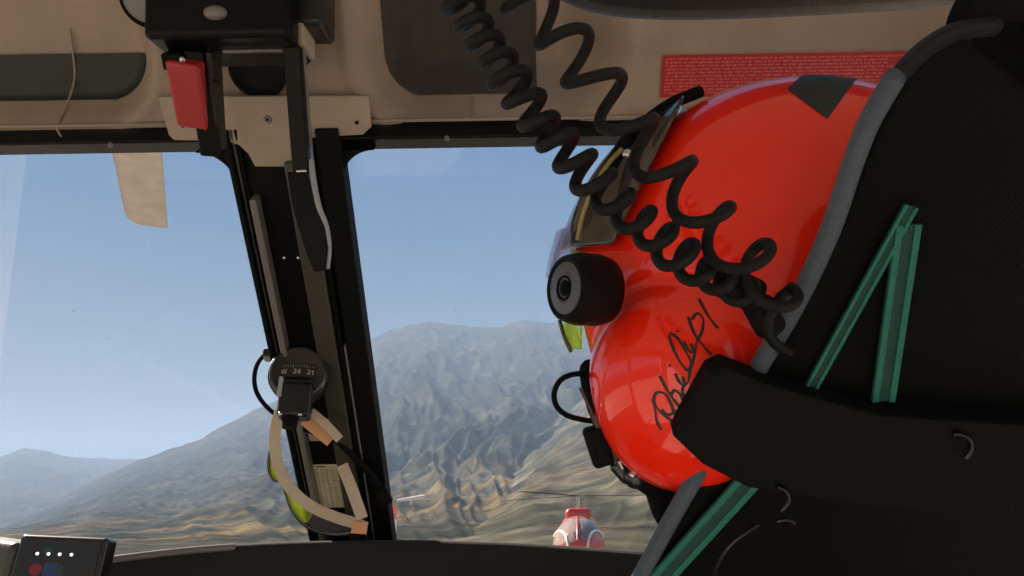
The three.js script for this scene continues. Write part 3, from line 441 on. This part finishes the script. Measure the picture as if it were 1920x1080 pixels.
// ------------------------------------------------------------ flight helmet (built in the camera's axes, centred on the skull)
const HD = .50, HC = CS(1495, 580, HD);
const hl = (px, py, dep) => CS(px, py, dep).sub(HC);
const helmetQ = camera.quaternion.clone(), helmetPos = P(1495, 580, HD);
{
  const hm = thing('flight_helmet', 'glossy red orange flight helmet with black patch, handwriting and black visor knob', 'helmet', helmetPos); hm.quaternion.copy(helmetQ); hm.updateMatrixWorld(true);
  const C0 = V(0, 0, 0), R0 = V(.153, .1525, .118), Rin = V(.143, .1425, .108);
  const ear = hl(1301, 714, .432), Re = V(.0605, .064, .056), nA = V(-.92, -.29, -.26).normalize(), nB = V(-.33, -.93, -.1).normalize(), pA = hl(1112, 690, .46), pB = hl(1250, 915, .45);
  const skull = (x, y, z) => ell(x, y, z, C0, R0);
  const cutf = (x, y, z) => smax(nA.x * (x - pA.x) + nA.y * (y - pA.y) + nA.z * (z - pA.z), nB.x * (x - pB.x) + nB.y * (y - pB.y) + nB.z * (z - pB.z), .03);
  // ear pod: an ellipsoid leaning with the head, joined to the skull by a tight fillet
  const ca = Math.cos(.35), sa = Math.sin(.35);
  const pod = (x, y, z) => { const dx = x - ear.x, dy = y - ear.y; return ell(ca * dx - sa * dy, sa * dx + ca * dy, z - ear.z, V(0, 0, 0), Re); };
  const outer = (x, y, z) => smin(skull(x, y, z), pod(x, y, z), .006);
  const shellF = (x, y, z) => smax(smax(outer(x, y, z), cutf(x, y, z), .004), -Math.min(ell(x, y, z, C0, Rin), pod(x, y, z) + .008), .002);
  const lo = V(-.165, -.165, -.13), hi = V(.165, .165, .135);
  const shell = part('shell', sdfMesh(shellF, lo, hi, .003), M.helmet, hm);
  // march a line of sight onto the shell (for print that lies on it)
  const eye = HC.clone().negate();
  const grad = (p) => { const e = 5e-4; return V(outer(p.x + e, p.y, p.z) - outer(p.x - e, p.y, p.z), outer(p.x, p.y + e, p.z) - outer(p.x, p.y - e, p.z), outer(p.x, p.y, p.z + e) - outer(p.x, p.y, p.z - e)).normalize(); };
  const hit = (px, py) => {                                        // a line that passes the shell lands on the nearest point of its edge
    const d = CS(px, py, 1).normalize(); let t = .25, best = 1e9, bt = t;
    for (let i = 0; i < 120; i++) { const e = outer(eye.x + d.x * t, eye.y + d.y * t, eye.z + d.z * t); if (e < best) { best = e; bt = t; } if (e < 2e-6 || t > .8) break; t += Math.max(e * .8, 2e-5); }
    const p = eye.clone().addScaledVector(d, bt); for (let i = 0; i < 4; i++) p.addScaledVector(grad(p), -outer(p.x, p.y, p.z));
    return { p, n: grad(p) };
  };
  // black tape patch on the crown
  const patch = (c, off, n = 14) => { const pos = [], nor = [], idx = []; for (let j = 0; j <= n; j++) for (let i = 0; i <= n; i++) { const u = i / n, v = j / n, x = (c[0][0] * (1 - u) + c[1][0] * u) * (1 - v) + (c[3][0] * (1 - u) + c[2][0] * u) * v, y = (c[0][1] * (1 - u) + c[1][1] * u) * (1 - v) + (c[3][1] * (1 - u) + c[2][1] * u) * v, q = hit(x, y); pos.push(q.p.x + q.n.x * off, q.p.y + q.n.y * off, q.p.z + q.n.z * off); nor.push(q.n.x, q.n.y, q.n.z); } for (let j = 0; j < n; j++) for (let i = 0; i < n; i++) { const a = j * (n + 1) + i; idx.push(a, a + n + 1, a + 1, a + 1, a + n + 1, a + n + 2); } const g = new THREE.BufferGeometry(); g.setAttribute('position', new THREE.Float32BufferAttribute(pos, 3)); g.setAttribute('normal', new THREE.Float32BufferAttribute(nor, 3)); g.setIndex(idx); boxUV(g); return g; };
  part('tape_patch', patch([[1476, 168], [1510, 136], [1606, 148], [1551, 224]], .0004), M.tape, hm);
  part('tape_patch', patch([[1388, 146], [1396, 144], [1414, 141], [1406, 149]], .0004, 6), M.tape, hm);
  // handwriting on the ear pod: ink ribbons following the surface
  const pen = [
    [[1284, 800], [1262, 790], [1238, 772], [1226, 750], [1232, 736], [1246, 738], [1258, 756], [1264, 778]],
    [[1240, 806], [1232, 790], [1228, 764], [1224, 748]],
    [[1237, 705], [1246, 722], [1258, 742], [1270, 758], [1276, 766]], [[1258, 742], [1264, 732], [1274, 738], [1282, 754]],
    [[1266, 700], [1274, 716], [1284, 724], [1280, 706]], [[1254, 684], [1257, 687]],
    [[1254, 628], [1262, 652], [1276, 680], [1290, 694], [1296, 682], [1284, 656], [1268, 632], [1256, 624]],
    [[1282, 640], [1290, 656], [1300, 662], [1296, 644]], [[1269, 620], [1272, 623]],
    [[1290, 594], [1302, 626], [1318, 648], [1334, 666]], [[1296, 600], [1308, 588], [1318, 598], [1316, 622], [1306, 640]],
    [[1310, 560], [1324, 586], [1336, 604], [1346, 616]],
    [[1240, 768], [1252, 778], [1268, 770], [1282, 756], [1280, 728], [1290, 716], [1294, 694], [1302, 668], [1306, 642]],
  ];
  const ink = []; for (const st of pen) {
    const cu = new THREE.CatmullRomCurve3(st.map(q => V(q[0], q[1], 0)), false, 'centripetal'), n = Math.max(6, st.length * 5), pos = [], nor = [], idx = []; let prev = null;
    const hs = []; for (let i = 0; i <= n; i++) { const q = cu.getPoint(i / n); hs.push(hit(q.x, q.y)); }
    for (let i = 0; i <= n; i++) { const a = hs[Math.max(0, i - 1)].p, b = hs[Math.min(n, i + 1)].p, t = b.clone().sub(a).normalize(), s = t.cross(hs[i].n).normalize(), w = .00078 * (.9 + .22 * Math.sin(i * .4)); for (const k of [-1, 1]) { const p = hs[i].p.clone().addScaledVector(hs[i].n, .0003).addScaledVector(s, k * w); pos.push(p.x, p.y, p.z); nor.push(hs[i].n.x, hs[i].n.y, hs[i].n.z); } }
    for (let i = 0; i < n; i++) { const a = i * 2; idx.push(a, a + 1, a + 2, a + 1, a + 3, a + 2); }
    const g = new THREE.BufferGeometry(); g.setAttribute('position', new THREE.Float32BufferAttribute(pos, 3)); g.setAttribute('normal', new THREE.Float32BufferAttribute(nor, 3)); g.setIndex(idx); ink.push(g);
  }
  part('handwriting', ink, M.ink, hm);
  // smoked visor cover over the brow, with its olive edge strip
  const k0 = hl(1150, 470, .5), nc = V(-.88, .42, -.12).normalize(), front = (x, y, z, o) => -(nc.x * (x - k0.x) + nc.y * (y - k0.y) + nc.z * (z - k0.z)) + o;
  const coverF = (x, y, z) => smax(smax(Math.max(ell(x, y, z, C0, V(.1645, .1615, .128)), -ell(x, y, z, C0, V(.1565, .156, .1215))), front(x, y, z, .0), .003), -(y - hl(1100, 470, .5).y), .003);
  part('visor_cover', sdfMesh(coverF, V(-.175, -.02, -.14), V(.06, .175, .14), .0025), M.smokeLens, hm);
  // lowered yellow visor below it
  const visF = (x, y, z) => Math.max(Math.max(ell(x, y, z, C0, V(.1566, .1556, .1216)), -ell(x, y, z, C0, V(.1544, .1536, .1196))), -(-1 * (x - hl(1088, 560, .47).x)), -(y - hl(1080, 655, .47).y), y - hl(1060, 470, .47).y, z - .075);
  const vis = part('visor', sdfMesh(visF, V(-.175, -.06, -.14), V(-.06, .06, .14), .0016), M.yellowLens, hm);
  part('visor_strip', [tube([hl(1083, 450, .415), hl(1092, 405, .412), hl(1112, 355, .41), hl(1138, 310, .412), hl(1165, 280, .418)], .0013, 30, 8)], std(RGB(.22, .20, .06), .4), hm);
  part('visor_corner', [bar(hl(1064, 606, .425), hl(1080, 654, .425), V(-.5, .1, .85).normalize(), .0075, .0016, .0006)], M.yellowLens, vis);
  part('visor_edge', [tube([hl(1049, 600, .426), hl(1058, 632, .425), hl(1071, 660, .425)], .0011, 16, 8)], M.blackGloss, vis);
  // clear shield in front of the cover
  part('clear_shield', sdfMesh((x, y, z) => Math.max(Math.max(ell(x, y, z, C0, V(.1695, .163, .13)), -ell(x, y, z, C0, V(.1677, .161, .128))), x + .154, y - hl(1060, 430, .49).y, -(y - hl(1040, 520, .49).y), z - .04), V(-.18, -.02, -.14), V(-.12, .1, .14), .0016), M.clearLens, hm);
  part('crown_trim', [tube([hl(1128, 345, .44), hl(1172, 268, .455), hl(1215, 226, .465), hl(1262, 193, .475), hl(1312, 172, .485)], .0042, 40, 8)], M.rubber, hm);
  part('snap', [sph(hl(1176, 288, .425), .0028)], M.steel, hm);
  // black visor knob
  {
    const kc = hl(1060, 540, .405), kx = V(-.86, .06, .50).normalize(), q = new THREE.Quaternion().setFromUnitVectors(V(0, 1, 0), kx);
    const kb = part('visor_knob', new THREE.LatheGeometry([[0, -.026], [.0185, -.026], [.0200, -.020], [.0200, -.008], [.0185, -.002], [.0178, .0], [.0165, .0012], [.0148, 0], [0, 0]].map(v => new THREE.Vector2(...v)), 48).applyQuaternion(q).translate(kc.x, kc.y, kc.z), M.black, hm);
    const disc = part('knob_face', new THREE.LatheGeometry([[.0046, .0004], [.0072, .0004], [.0077, .0013], [.0083, .0013], [.0087, .0005], [.0139, .0005], [.0146, -.0005]].map(v => new THREE.Vector2(...v)), 48).applyQuaternion(q).translate(kc.x, kc.y, kc.z), M.knobGrey, kb);
    part('knob_centre', new THREE.LatheGeometry([[0, .002], [.0026, .0018], [.0039, .0006], [.0043, -.001]].map(v => new THREE.Vector2(...v)), 28).applyQuaternion(q).translate(kc.x, kc.y, kc.z), M.rubber, kb);
    part('knob_ring', new THREE.TorusGeometry(.0062, .0007, 8, 36).rotateX(Math.PI / 2).applyQuaternion(q).translate(kc.x + kx.x * .0008, kc.y + kx.y * .0008, kc.z + kx.z * .0008), M.rubber, kb);
  }
  // black rubber edge roll round the face opening and ear pod
  part('edge_roll', cappedTube([hl(1107, 694, .452), hl(1112, 728, .446), hl(1128, 780, .44), hl(1156, 840, .436), hl(1196, 890, .434), hl(1250, 924, .434), hl(1320, 946, .438), hl(1420, 965, .45)], .0068, 90, 12), M.rubber, hm);
  // microphone: cable loop, flat boom, foam box, swivel, chin pad
  part('microphone_cable', cappedTube([hl(1122, 716, .44), hl(1106, 706, .435), hl(1080, 701, .43), hl(1052, 712, .43), hl(1039, 738, .43), hl(1044, 762, .43), hl(1062, 778, .43), hl(1088, 786, .43), hl(1116, 790, .435)], .0016, 80, 10), M.rubber, hm);
  const boom = part('microphone_boom', [bar(hl(1088, 727, .428), hl(1112, 778, .428), V(0, 0, 1), .002, .004, .0008), bar(hl(1110, 774, .428), hl(1158, 868, .432), V(0, 0, 1), .0042, .005, .0012)], std(RGB(.06, .025, .022), .45), hm);
  part('microphone', [bar(hl(1110, 800, .432), hl(1133, 872, .432), V(0, 0, 1), .0125, .013, .003)], M.rubber, boom);
  part('swivel', [bar(hl(1150, 862, .434), hl(1185, 902, .434), V(0, 0, 1), .010, .010, .004), sph(hl(1192, 892, .43), .0075)], M.blackGloss, hm);
  part('swivel_clip', [bar(hl(1160, 864, .427), hl(1168, 880, .427), V(0, 0, 1), .0016, .001, .0004), sph(hl(1186, 890, .4225), .0022)], M.steel, hm);
  part('chin_pad', [bar(hl(1228, 905, .44), hl(1252, 978, .442), V(0, 0, 1), .014, .02, .005), bar(hl(1205, 890, .44), hl(1262, 930, .44), V(0, 0, 1), .012, .016, .004)], M.rubber, hm);
}

// ------------------------------------------------------------ the pilot wearing it
{
  const cam = new THREE.Matrix4().makeRotationFromQuaternion(camera.quaternion);
  const loc = (x, y, z) => V(x, y, z).applyMatrix4(cam).add(helmetPos);
  const hc = loc(.015, -.05, -.015), fwd = V(-.84, -.16, -.52).normalize(), up = V(.12, 1, -.05).normalize().addScaledVector(fwd, -V(.12, 1, -.05).normalize().dot(fwd)).normalize(), rt = fwd.clone().cross(up);
  const hp = (f, u, r) => hc.clone().addScaledVector(fwd, f).addScaledVector(up, u).addScaledVector(rt, r);
  const neck = hc.clone().add(V(.045, -.15, -.02)), chest = V(.26, 1.28, -.62), hip = V(.27, .98, -.60), sL = V(.08, 1.40, -.62), sR = V(.45, 1.40, -.60);
  const eL = V(.03, 1.14, -.72), hL = V(.16, 1.06, -.93), eR = V(.50, 1.14, -.72), hR = V(.38, 1.06, -.93), kL = V(.14, 1.02, -1.02), kR = V(.42, 1.02, -1.02), fL = V(.14, .77, -1.2), fR = V(.42, .77, -1.2);
  const fingers = []; for (const h of [hL, hR]) for (let i = 0; i < 5; i++) { const s = h === hL ? 1 : -1, o = V((i - 1.7) * .019 * s, -.004, -.05 - (i === 4 ? -.02 : .004 * (2 - Math.abs(i - 1.5)))), k = h.clone().add(o); const L = [.036, .042, .039, .030, .030][i], d = i === 4 ? V(.5 * s, -.2, -.8).normalize() : V(0, -.25, -1).normalize(), j = k.clone().addScaledVector(d, L), d2 = d.clone().add(V(0, -.8, 0)).normalize(); fingers.push([k, j, .0095, .0085], [j, j.clone().addScaledVector(d2, L * .8), .0085, .007]); }
  const bones = [[neck, chest, .06, .14], [chest, hip, .15, .15], [sL, sR, .075, .075], [sL, eL, .06, .048], [eL, hL, .047, .032], [sR, eR, .06, .048], [eR, hR, .047, .032], [hip.clone().add(V(-.08, 0, 0)), kL, .095, .065], [hip.clone().add(V(.08, 0, 0)), kR, .095, .065], [kL, fL, .062, .045], [kR, fR, .062, .045], [fL, fL.clone().add(V(0, -.035, -.16)), .045, .035], [fR, fR.clone().add(V(0, -.035, -.16)), .045, .035]];
  const face = hp(.085, -.035, 0), hand = (h) => [h, h.clone().add(V(0, -.004, -.055)), .034, .03];
  const body = (x, y, z) => { let d = 1e9; for (const b of bones) d = smin(d, capsule(x, y, z, ...b), .05); return d; };
  const e2 = (x, y, z) => { const p = V(x, y, z).sub(hc), f = p.dot(fwd), u = p.dot(up), r = p.dot(rt); let d = ell(f, u, r, V(-.01, .02, 0), V(.098, .105, .076)); d = smin(d, ell(f, u, r, V(.03, -.06, 0), V(.062, .06, .055)), .03); d = smin(d, capsule(f, u, r, V(.085, .005, 0), V(.108, -.03, 0), .008, .012), .012); d = smax(d, -ell(f, u, r, V(.092, .008, .032), V(.018, .012, .018)), .012); d = smax(d, -ell(f, u, r, V(.092, .008, -.032), V(.018, .012, .018)), .012); d = smin(d, Math.min(ell(f, u, r, V(.079, .006, .032), V(.012, .012, .012)), ell(f, u, r, V(.079, .006, -.032), V(.012, .012, .012))), .002); d = smin(d, ell(f, u, r, V(.086, -.066, 0), V(.010, .008, .024)), .006); d = smin(d, Math.min(ell(f, u, r, V(-.01, 0, .076), V(.02, .03, .008)), ell(f, u, r, V(-.01, 0, -.076), V(.02, .03, .008))), .005); return smin(d, capsule(x, y, z, hc.clone().addScaledVector(up, -.05), neck, .05, .055), .03); };
  const person = thing('person', 'pilot in dark flight suit seated behind the black seat back, head turned', 'person', V(.27, .70, -.65));
  const gb = sdfMesh(body, V(-.1, .68, -1.45), V(.65, 1.62, -.40), .013), gh = sdfMesh(e2, hc.clone().add(V(-.15, -.17, -.15)), hc.clone().add(V(.15, .15, .15)), .004);
  const gf = [hL, hR].map(h => sdfMesh((x, y, z) => { let d = capsule(x, y, z, ...hand(h)); d = smin(d, capsule(x, y, z, h, h.clone().add(V(0, .01, .05)), .031, .033), .01); for (const f of fingers) d = smin(d, capsule(x, y, z, ...f), .004); return d; }, h.clone().add(V(-.09, -.12, -.17)), h.clone().add(V(.09, .05, .08)), .004));
  const paint = (g, c) => { const n = g.attributes.position.count, a = new Float32Array(n * 3); for (let i = 0; i < n; i++) a.set(c, i * 3); g.setAttribute('color', new THREE.BufferAttribute(a, 3)); return g; };
  const skin = [.46, .27, .19], suit = [.018, .022, .032];
  const gs = [paint(gb, suit), paint(gh, skin), ...gf.map(g => paint(g, skin))].map(g => g.toNonIndexed());
  wpart('body', mergeGeometries(gs), new THREE.MeshStandardMaterial({ vertexColors: true, roughness: .75 }), person);
}

// ------------------------------------------------------------ pilot's seat, seen from behind
{
  const A = P(1186, 1090, .43), B = P(1660, 185, .315), edge = B.clone().sub(A).normalize();
  const seat = thing('pilot_seat', 'high black bucket seat with grey piping and teal harness webbing, seen from behind', 'seat', V(.27, .70, -.6));
  // seat back plane: contains the edge and runs to the right
  const across = V(1, 0, .10).normalize(), n = across.clone().cross(edge).normalize(); if (n.z < 0) n.negate();
  const S = (px, py, off = 0) => onPlane(px, py, A.clone().addScaledVector(n, off), n);
  const Yp = n.clone().cross(across).normalize();
  const to2 = p => { const e = p.clone().sub(A); return new THREE.Vector2(e.dot(across), e.dot(Yp)); };
  const rim = [[1186, 1090], [1262, 950], [1335, 825], [1412, 690], [1490, 555], [1550, 425], [1592, 300], [1622, 225], [1668, 145], [1720, 92], [1775, 58], [1850, 45], [2100, 40]];
  const low = [A.clone().addScaledVector(edge, -.06), A.clone().addScaledVector(edge, -.40)].map(p => to2(p));
  const pts = [...rim.map(q => to2(S(...q)))]; const right = pts[pts.length - 1].clone(); const out = [low[1], low[0], ...pts, new THREE.Vector2(right.x + .06, right.y - .05), new THREE.Vector2(low[1].x + .50, low[1].y)];
  const bk = new THREE.ExtrudeGeometry(new THREE.Shape(out), { depth: .010, bevelEnabled: true, bevelSize: .003, bevelThickness: .003, bevelSegments: 3 }).translate(.010, 0, -.013);
  wpart('back_shell', boxUV(bk.applyMatrix4(basis(across, Yp, n, A)).toNonIndexed()), M.seatShell, seat);
  const pip = (q0, q1, name) => { const c = rim.slice(q0, q1).map(q => S(q[0] + 6, q[1] + 2, .001)); return wpart(name, cappedTube(c, .0042, 70, 14), M.piping, seat); };
  const low3 = A.clone().addScaledVector(edge, -.25); wpart('piping', cappedTube([low3, ...rim.slice(0, 9).map(q => S(q[0] + 8, q[1] + 3, .001))], 0.0046, 130, 14), M.piping, seat);
  wpart('top_binding', cappedTube(rim.slice(8, 12).map(q => S(q[0] + 10, q[1] + 4, 0)), .0040, 40, 12), M.vinyl, seat);
  // padded head rest standing proud at the top
  const hrp = [[1840, 130], [1838, 60], [1858, 10], [1890, -40], [1960, -90], [2150, -110], [2200, 120], [2000, 180]].map(q => to2(S(q[0], q[1], .004)));
  const hr = new THREE.ExtrudeGeometry(new THREE.Shape(new THREE.CatmullRomCurve3(hrp.map(v => V(v.x, v.y, 0)), true, 'centripetal').getPoints(60).map(v => new THREE.Vector2(v.x, v.y))), { depth: .006, bevelEnabled: true, bevelSize: .006, bevelThickness: .006, bevelSegments: 4 });
  wpart('head_rest', boxUV(hr.applyMatrix4(basis(across, Yp, n, A.clone().addScaledVector(n, -.012))).toNonIndexed()), M.seatShell, seat);
  // harness guide: a flat black pad wrapped round the edge
  const gp = [[1268, 802], [1330, 692], [1352, 682], [1442, 716], [1640, 770], [2100, 800], [2100, 960], [1640, 930], [1400, 892], [1318, 850]].map(q => to2(S(q[0], q[1], .008)));
  const gd = new THREE.ExtrudeGeometry(new THREE.Shape(gp), { depth: .012, bevelEnabled: true, bevelSize: .002, bevelThickness: .002, bevelSegments: 2 });
  wpart('harness_guide', boxUV(gd.applyMatrix4(basis(across, Yp, n, A.clone().addScaledVector(n, .002))).toNonIndexed()), M.rubber, seat);
  // teal webbing
  const web = (a, b, w, off = .004) => { const p = S(a[0], a[1], off), q = S(b[0], b[1], off), t = q.clone().sub(p).normalize(), s = t.clone().cross(n).normalize(); const W = wpart('webbing', [bar(p, q, n, w, .0016, .0006)], M.tealDark, seat); for (const k of [-.34, .34]) wpart('webbing_rib', [bar(p.clone().addScaledVector(s, k * w).addScaledVector(n, .0011), q.clone().addScaledVector(s, k * w).addScaledVector(n, .0011), n, w * .27, .0012, .0005)], M.teal, W); return W; };
  web([1225, 1100], [1405, 900], .0135); web([1497, 768], [1708, 385], .0068); web([1655, 752], [1703, 420], .0115);
  const ring = (px, py, r, arc, rot) => { const q = S(px, py, .018); return new THREE.TorusGeometry(r, .0011, 8, 24, arc).rotateZ(rot).applyMatrix4(basis(across, Yp, n, q)); };
  wpart('buckle', [ring(1446, 938, .0085, 2.2, -.9), ring(1470, 992, .006, 1.6, .6)], M.gunmetal, seat);
  wpart('buckle', [ring(1786, 842, .0085, 2.4, -.7)], M.gunmetal, seat);
  wpart('hose', cappedTube([S(1335, 1110, .012), S(1345, 1062, .014), S(1372, 1020, .014), S(1420, 985, .010)], .0011, 30, 8), M.gunmetal, seat);
  // cushion and base under the pilot
  wpart('seat_cushion', [rbox(.48, .12, .48, .05, 5).translate(.28, .87, -.80)], M.seatShell, seat);
  wpart('seat_base', [rbox(.40, .15, .40, .02).translate(.28, .755, -.80)], M.black, seat);
}

// ------------------------------------------------------------ coiled cords
{
  // the turns lean along the cord, as those of a hanging spring do, so each bunches on its upper side
  const coil = (name, label, axis, turns, rad, r, phase, lead, lean) => {
    const o = thing(name, label, 'cord', axis[0].clone(), 'coiled intercom cords'), cu = new THREE.CatmullRomCurve3(axis, false, 'centripetal'), N = Math.round(turns * 26), pts = [], pitch = cu.getLength() / turns;
    for (let i = 0; i <= N; i++) {
      const t = i / N, p = cu.getPointAt(t), tg = cu.getTangentAt(t), v = camera.position.clone().sub(p).normalize(), s = tg.clone().cross(v).normalize(); if (s.x < 0) s.negate(); const w = s.clone().cross(tg).normalize();
      const R = rad(t) * (1 + .07 * Math.sin(t * 31 + phase) + .05 * Math.sin(t * 77)), k = Math.min(.85, lean * pitch / (2 * Math.PI * R)), a = phase + t * turns * Math.PI * 2 + .14 * Math.sin(t * 19 + phase);
      pts.push(p.addScaledVector(s, R * Math.cos(a)).addScaledVector(tg, -R * k * Math.sin(a)).addScaledVector(w, R * Math.sqrt(1 - k * k) * Math.sin(a)));
    }
    for (const q of lead) pts.push(q);
    wpart('coil', new THREE.TubeGeometry(new THREE.CatmullRomCurve3(pts, false, 'centripetal'), N, r, 10), M.cord, o); return o;
  };
  coil('coiled_cord', 'tightly coiled black cord hanging in front of the helmet visor knob', [P(770, -170, .37), P(862, 0, .345), P(910, 82, .335), P(962, 158, .325), P(1015, 232, .32), P(1075, 298, .315), P(1140, 365, .315), P(1205, 420, .318), P(1275, 478, .322), P(1340, 520, .327), P(1400, 552, .332)], 22, t => .0070 * (t > .9 ? .8 : 1), .0027, 0, [], 1.0);
  coil('coiled_cord', 'loosely stretched black coiled cord hanging over the helmet crown', [P(900, -170, .36), P(990, 0, .335), P(1060, 75, .325), P(1120, 155, .318), P(1180, 240, .314), P(1250, 318, .312), P(1320, 398, .312), P(1390, 470, .316), P(1440, 520, .322), P(1452, 570, .33)], 10, t => .0098, .0026, .6, [P(1440, 600, .335), P(1450, 640, .345), P(1480, 660, .36)], .85);
  const j = thing('cord_connector', 'black moulded connector where both coiled cords meet behind the ear', 'connector', P(1390, 560, .335));
  wpart('plug_body', [bar(P(1345, 520, .332), P(1425, 560, .336), V(0, 0, 1), .014, .013, .004), bar(P(1415, 560, .338), P(1450, 625, .345), V(0, 0, 1), .013, .012, .004)], M.rubber, j);
}

// ------------------------------------------------------------ out on the field
{
  const gy = r => -1.35 * sst(14, 34, r) - .6 * sst(40, 200, r);
  // parked red helicopter: nose towards us
  const D = 31, dv = dirOf(1086, 1000), b = V(dv.x / -dv.z * D, gy(D), -D); const h = thing('parked_helicopter', 'red helicopter with large glazed nose parked beyond the glareshield', 'helicopter', b); h.rotation.y = -.10; h.position.y = gy(D) + .78; h.scale.setScalar(1.06);
  const redP = phy(RGB(.42, .03, .022), .35, { clearcoat: .8 });
  const fus = (x, y, z) => { let d = ell(x, y, z, V(0, 1.35, .9), V(.92, .98, 2.0)); d = smin(d, ell(x, y, z, V(0, 1.7, -.9), V(.8, .85, 1.7)), .3); d = smin(d, capsule(x, y, z, V(0, 1.75, -1.5), V(0, 2.0, -6.6), .42, .16), .4); return d; };
  part('fuselage', sdfMesh((x, y, z) => Math.max(fus(x, y, z), y > 1.6 && z > .3 ? fus(x, y, z) + .02 : -9), V(-1.1, .2, -6.9), V(1.1, 2.7, 3.0), .07), redP, h);
  const canopy = part('canopy', sdfMesh((x, y, z) => Math.max(Math.max(fus(x, y, z) - .02, -(fus(x, y, z) + .03)), 1.58 + .25 * x - y, .25 - z), V(-1.1, 1.2, .1), V(1.1, 2.6, 3.1), .05), phy(RGB(.62, .52, .48), .08, { transmission: .6, thickness: 0 }), h);
  for (const x of [-.86, -.0, .86]) { const pts = []; for (let i = 0; i <= 14; i++) { const a = i / 14, z = 2.85 - a * 2.5, lim = y => fus(x * Math.min(1, .35 + a), y, z); let y = 2.6; while (y > 1.3 && lim(y) > .02) y -= .01; pts.push(V(x * Math.min(1, .35 + a), y, z)); } part('canopy_frame', [tube(pts, .045, 30, 8)], x ? M.white : redP, canopy); }
  for (const s of [-1, 1]) { part('skid', cappedTube([V(s * 1.0, .25, 2.1), V(s * 1.0, .12, 1.6), V(s * 1.0, .1, 0), V(s * 1.0, .1, -1.8)], .05, 30, 8), M.greyPaint, h); }
  for (const z of [1.0, -1.0]) part('skid_strut', [tube([V(-1, .12, z), V(-.6, .55, z), V(.6, .55, z), V(1, .12, z)], .045, 24, 8)], M.greyPaint, h);
  part('engine_cowl', [rbox(1.0, .5, 2.2, .2, 4).translate(0, 2.45, -1.2)], redP, h); part('rotor_mast', [cyl(V(0, 2.6, -.7), V(0, 3.15, -.7), .09)], M.steel, h);
  for (let k = 0; k < 3; k++) { const a = -.33 + k * Math.PI * 2 / 3; part('rotor_blade', [rbox(.26, .016, 5.0, .006).translate(0, 3.15, 2.7).applyMatrix4(new THREE.Matrix4().makeTranslation(0, 0, -.7).multiply(new THREE.Matrix4().makeRotationY(a)))], M.rubber, h); }
  part('tail_fin', [rbox(.1, 1.5, .5, .04).rotateX(-.3).translate(0, 2.3, -6.6)], redP, h); part('stabiliser', [rbox(2.2, .07, .4, .03).translate(0, 1.95, -4.8)], redP, h);
  // windsock on a thin mast
  const dw = dirOf(771, 935), W = 62, p = V(dw.x / -dw.z * W, gy(W), -W), top = camera.position.clone().addScaledVector(dw, W / -dw.z);
  const ws = thing('windsock', 'white windsock blown sideways on a thin mast below the hillside', 'windsock', p), hgt = top.y - p.y;
  part('mast', [cyl(V(0, 0, 0), V(0, hgt - .05, 0), .03, .02, 10)], M.trimGrey, ws);
  const sock = new THREE.LatheGeometry([[.20, -1.1], [.19, -.3], [.14, .6], [.09, 1.15]].map(v => new THREE.Vector2(...v)), 20); sock.rotateZ(Math.PI / 2 + .14).scale(1, .85, 1); part('sock', sock.translate(0, hgt, 0), M.white, ws);
  part('swivel', [cyl(V(0, hgt - .45, 0), V(0, hgt - .1, 0), .09, .09, 10)], M.white, ws);
  // faded red and white marker post near the windscreen post
  const dm = dirOf(738, 960), Wm = 40, pm = V(dm.x / -dm.z * Wm, gy(Wm), -Wm), tm = camera.position.clone().addScaledVector(dirOf(738, 947), Wm / -dm.z), mk = thing('marker_post', 'faded red and white marker post seen just beside the windscreen post', 'marker post', pm), mh = tm.y - pm.y;
  for (let k = 0; k < 6; k++) part('band', [cyl(V(0, mh * k / 6, 0), V(0, mh * (k + 1) / 6, 0), .17, .17, 14)], k % 2 ? std(RGB(.62, .16, .13), .7) : M.white, mk);
}
renderer.render(scene, camera);
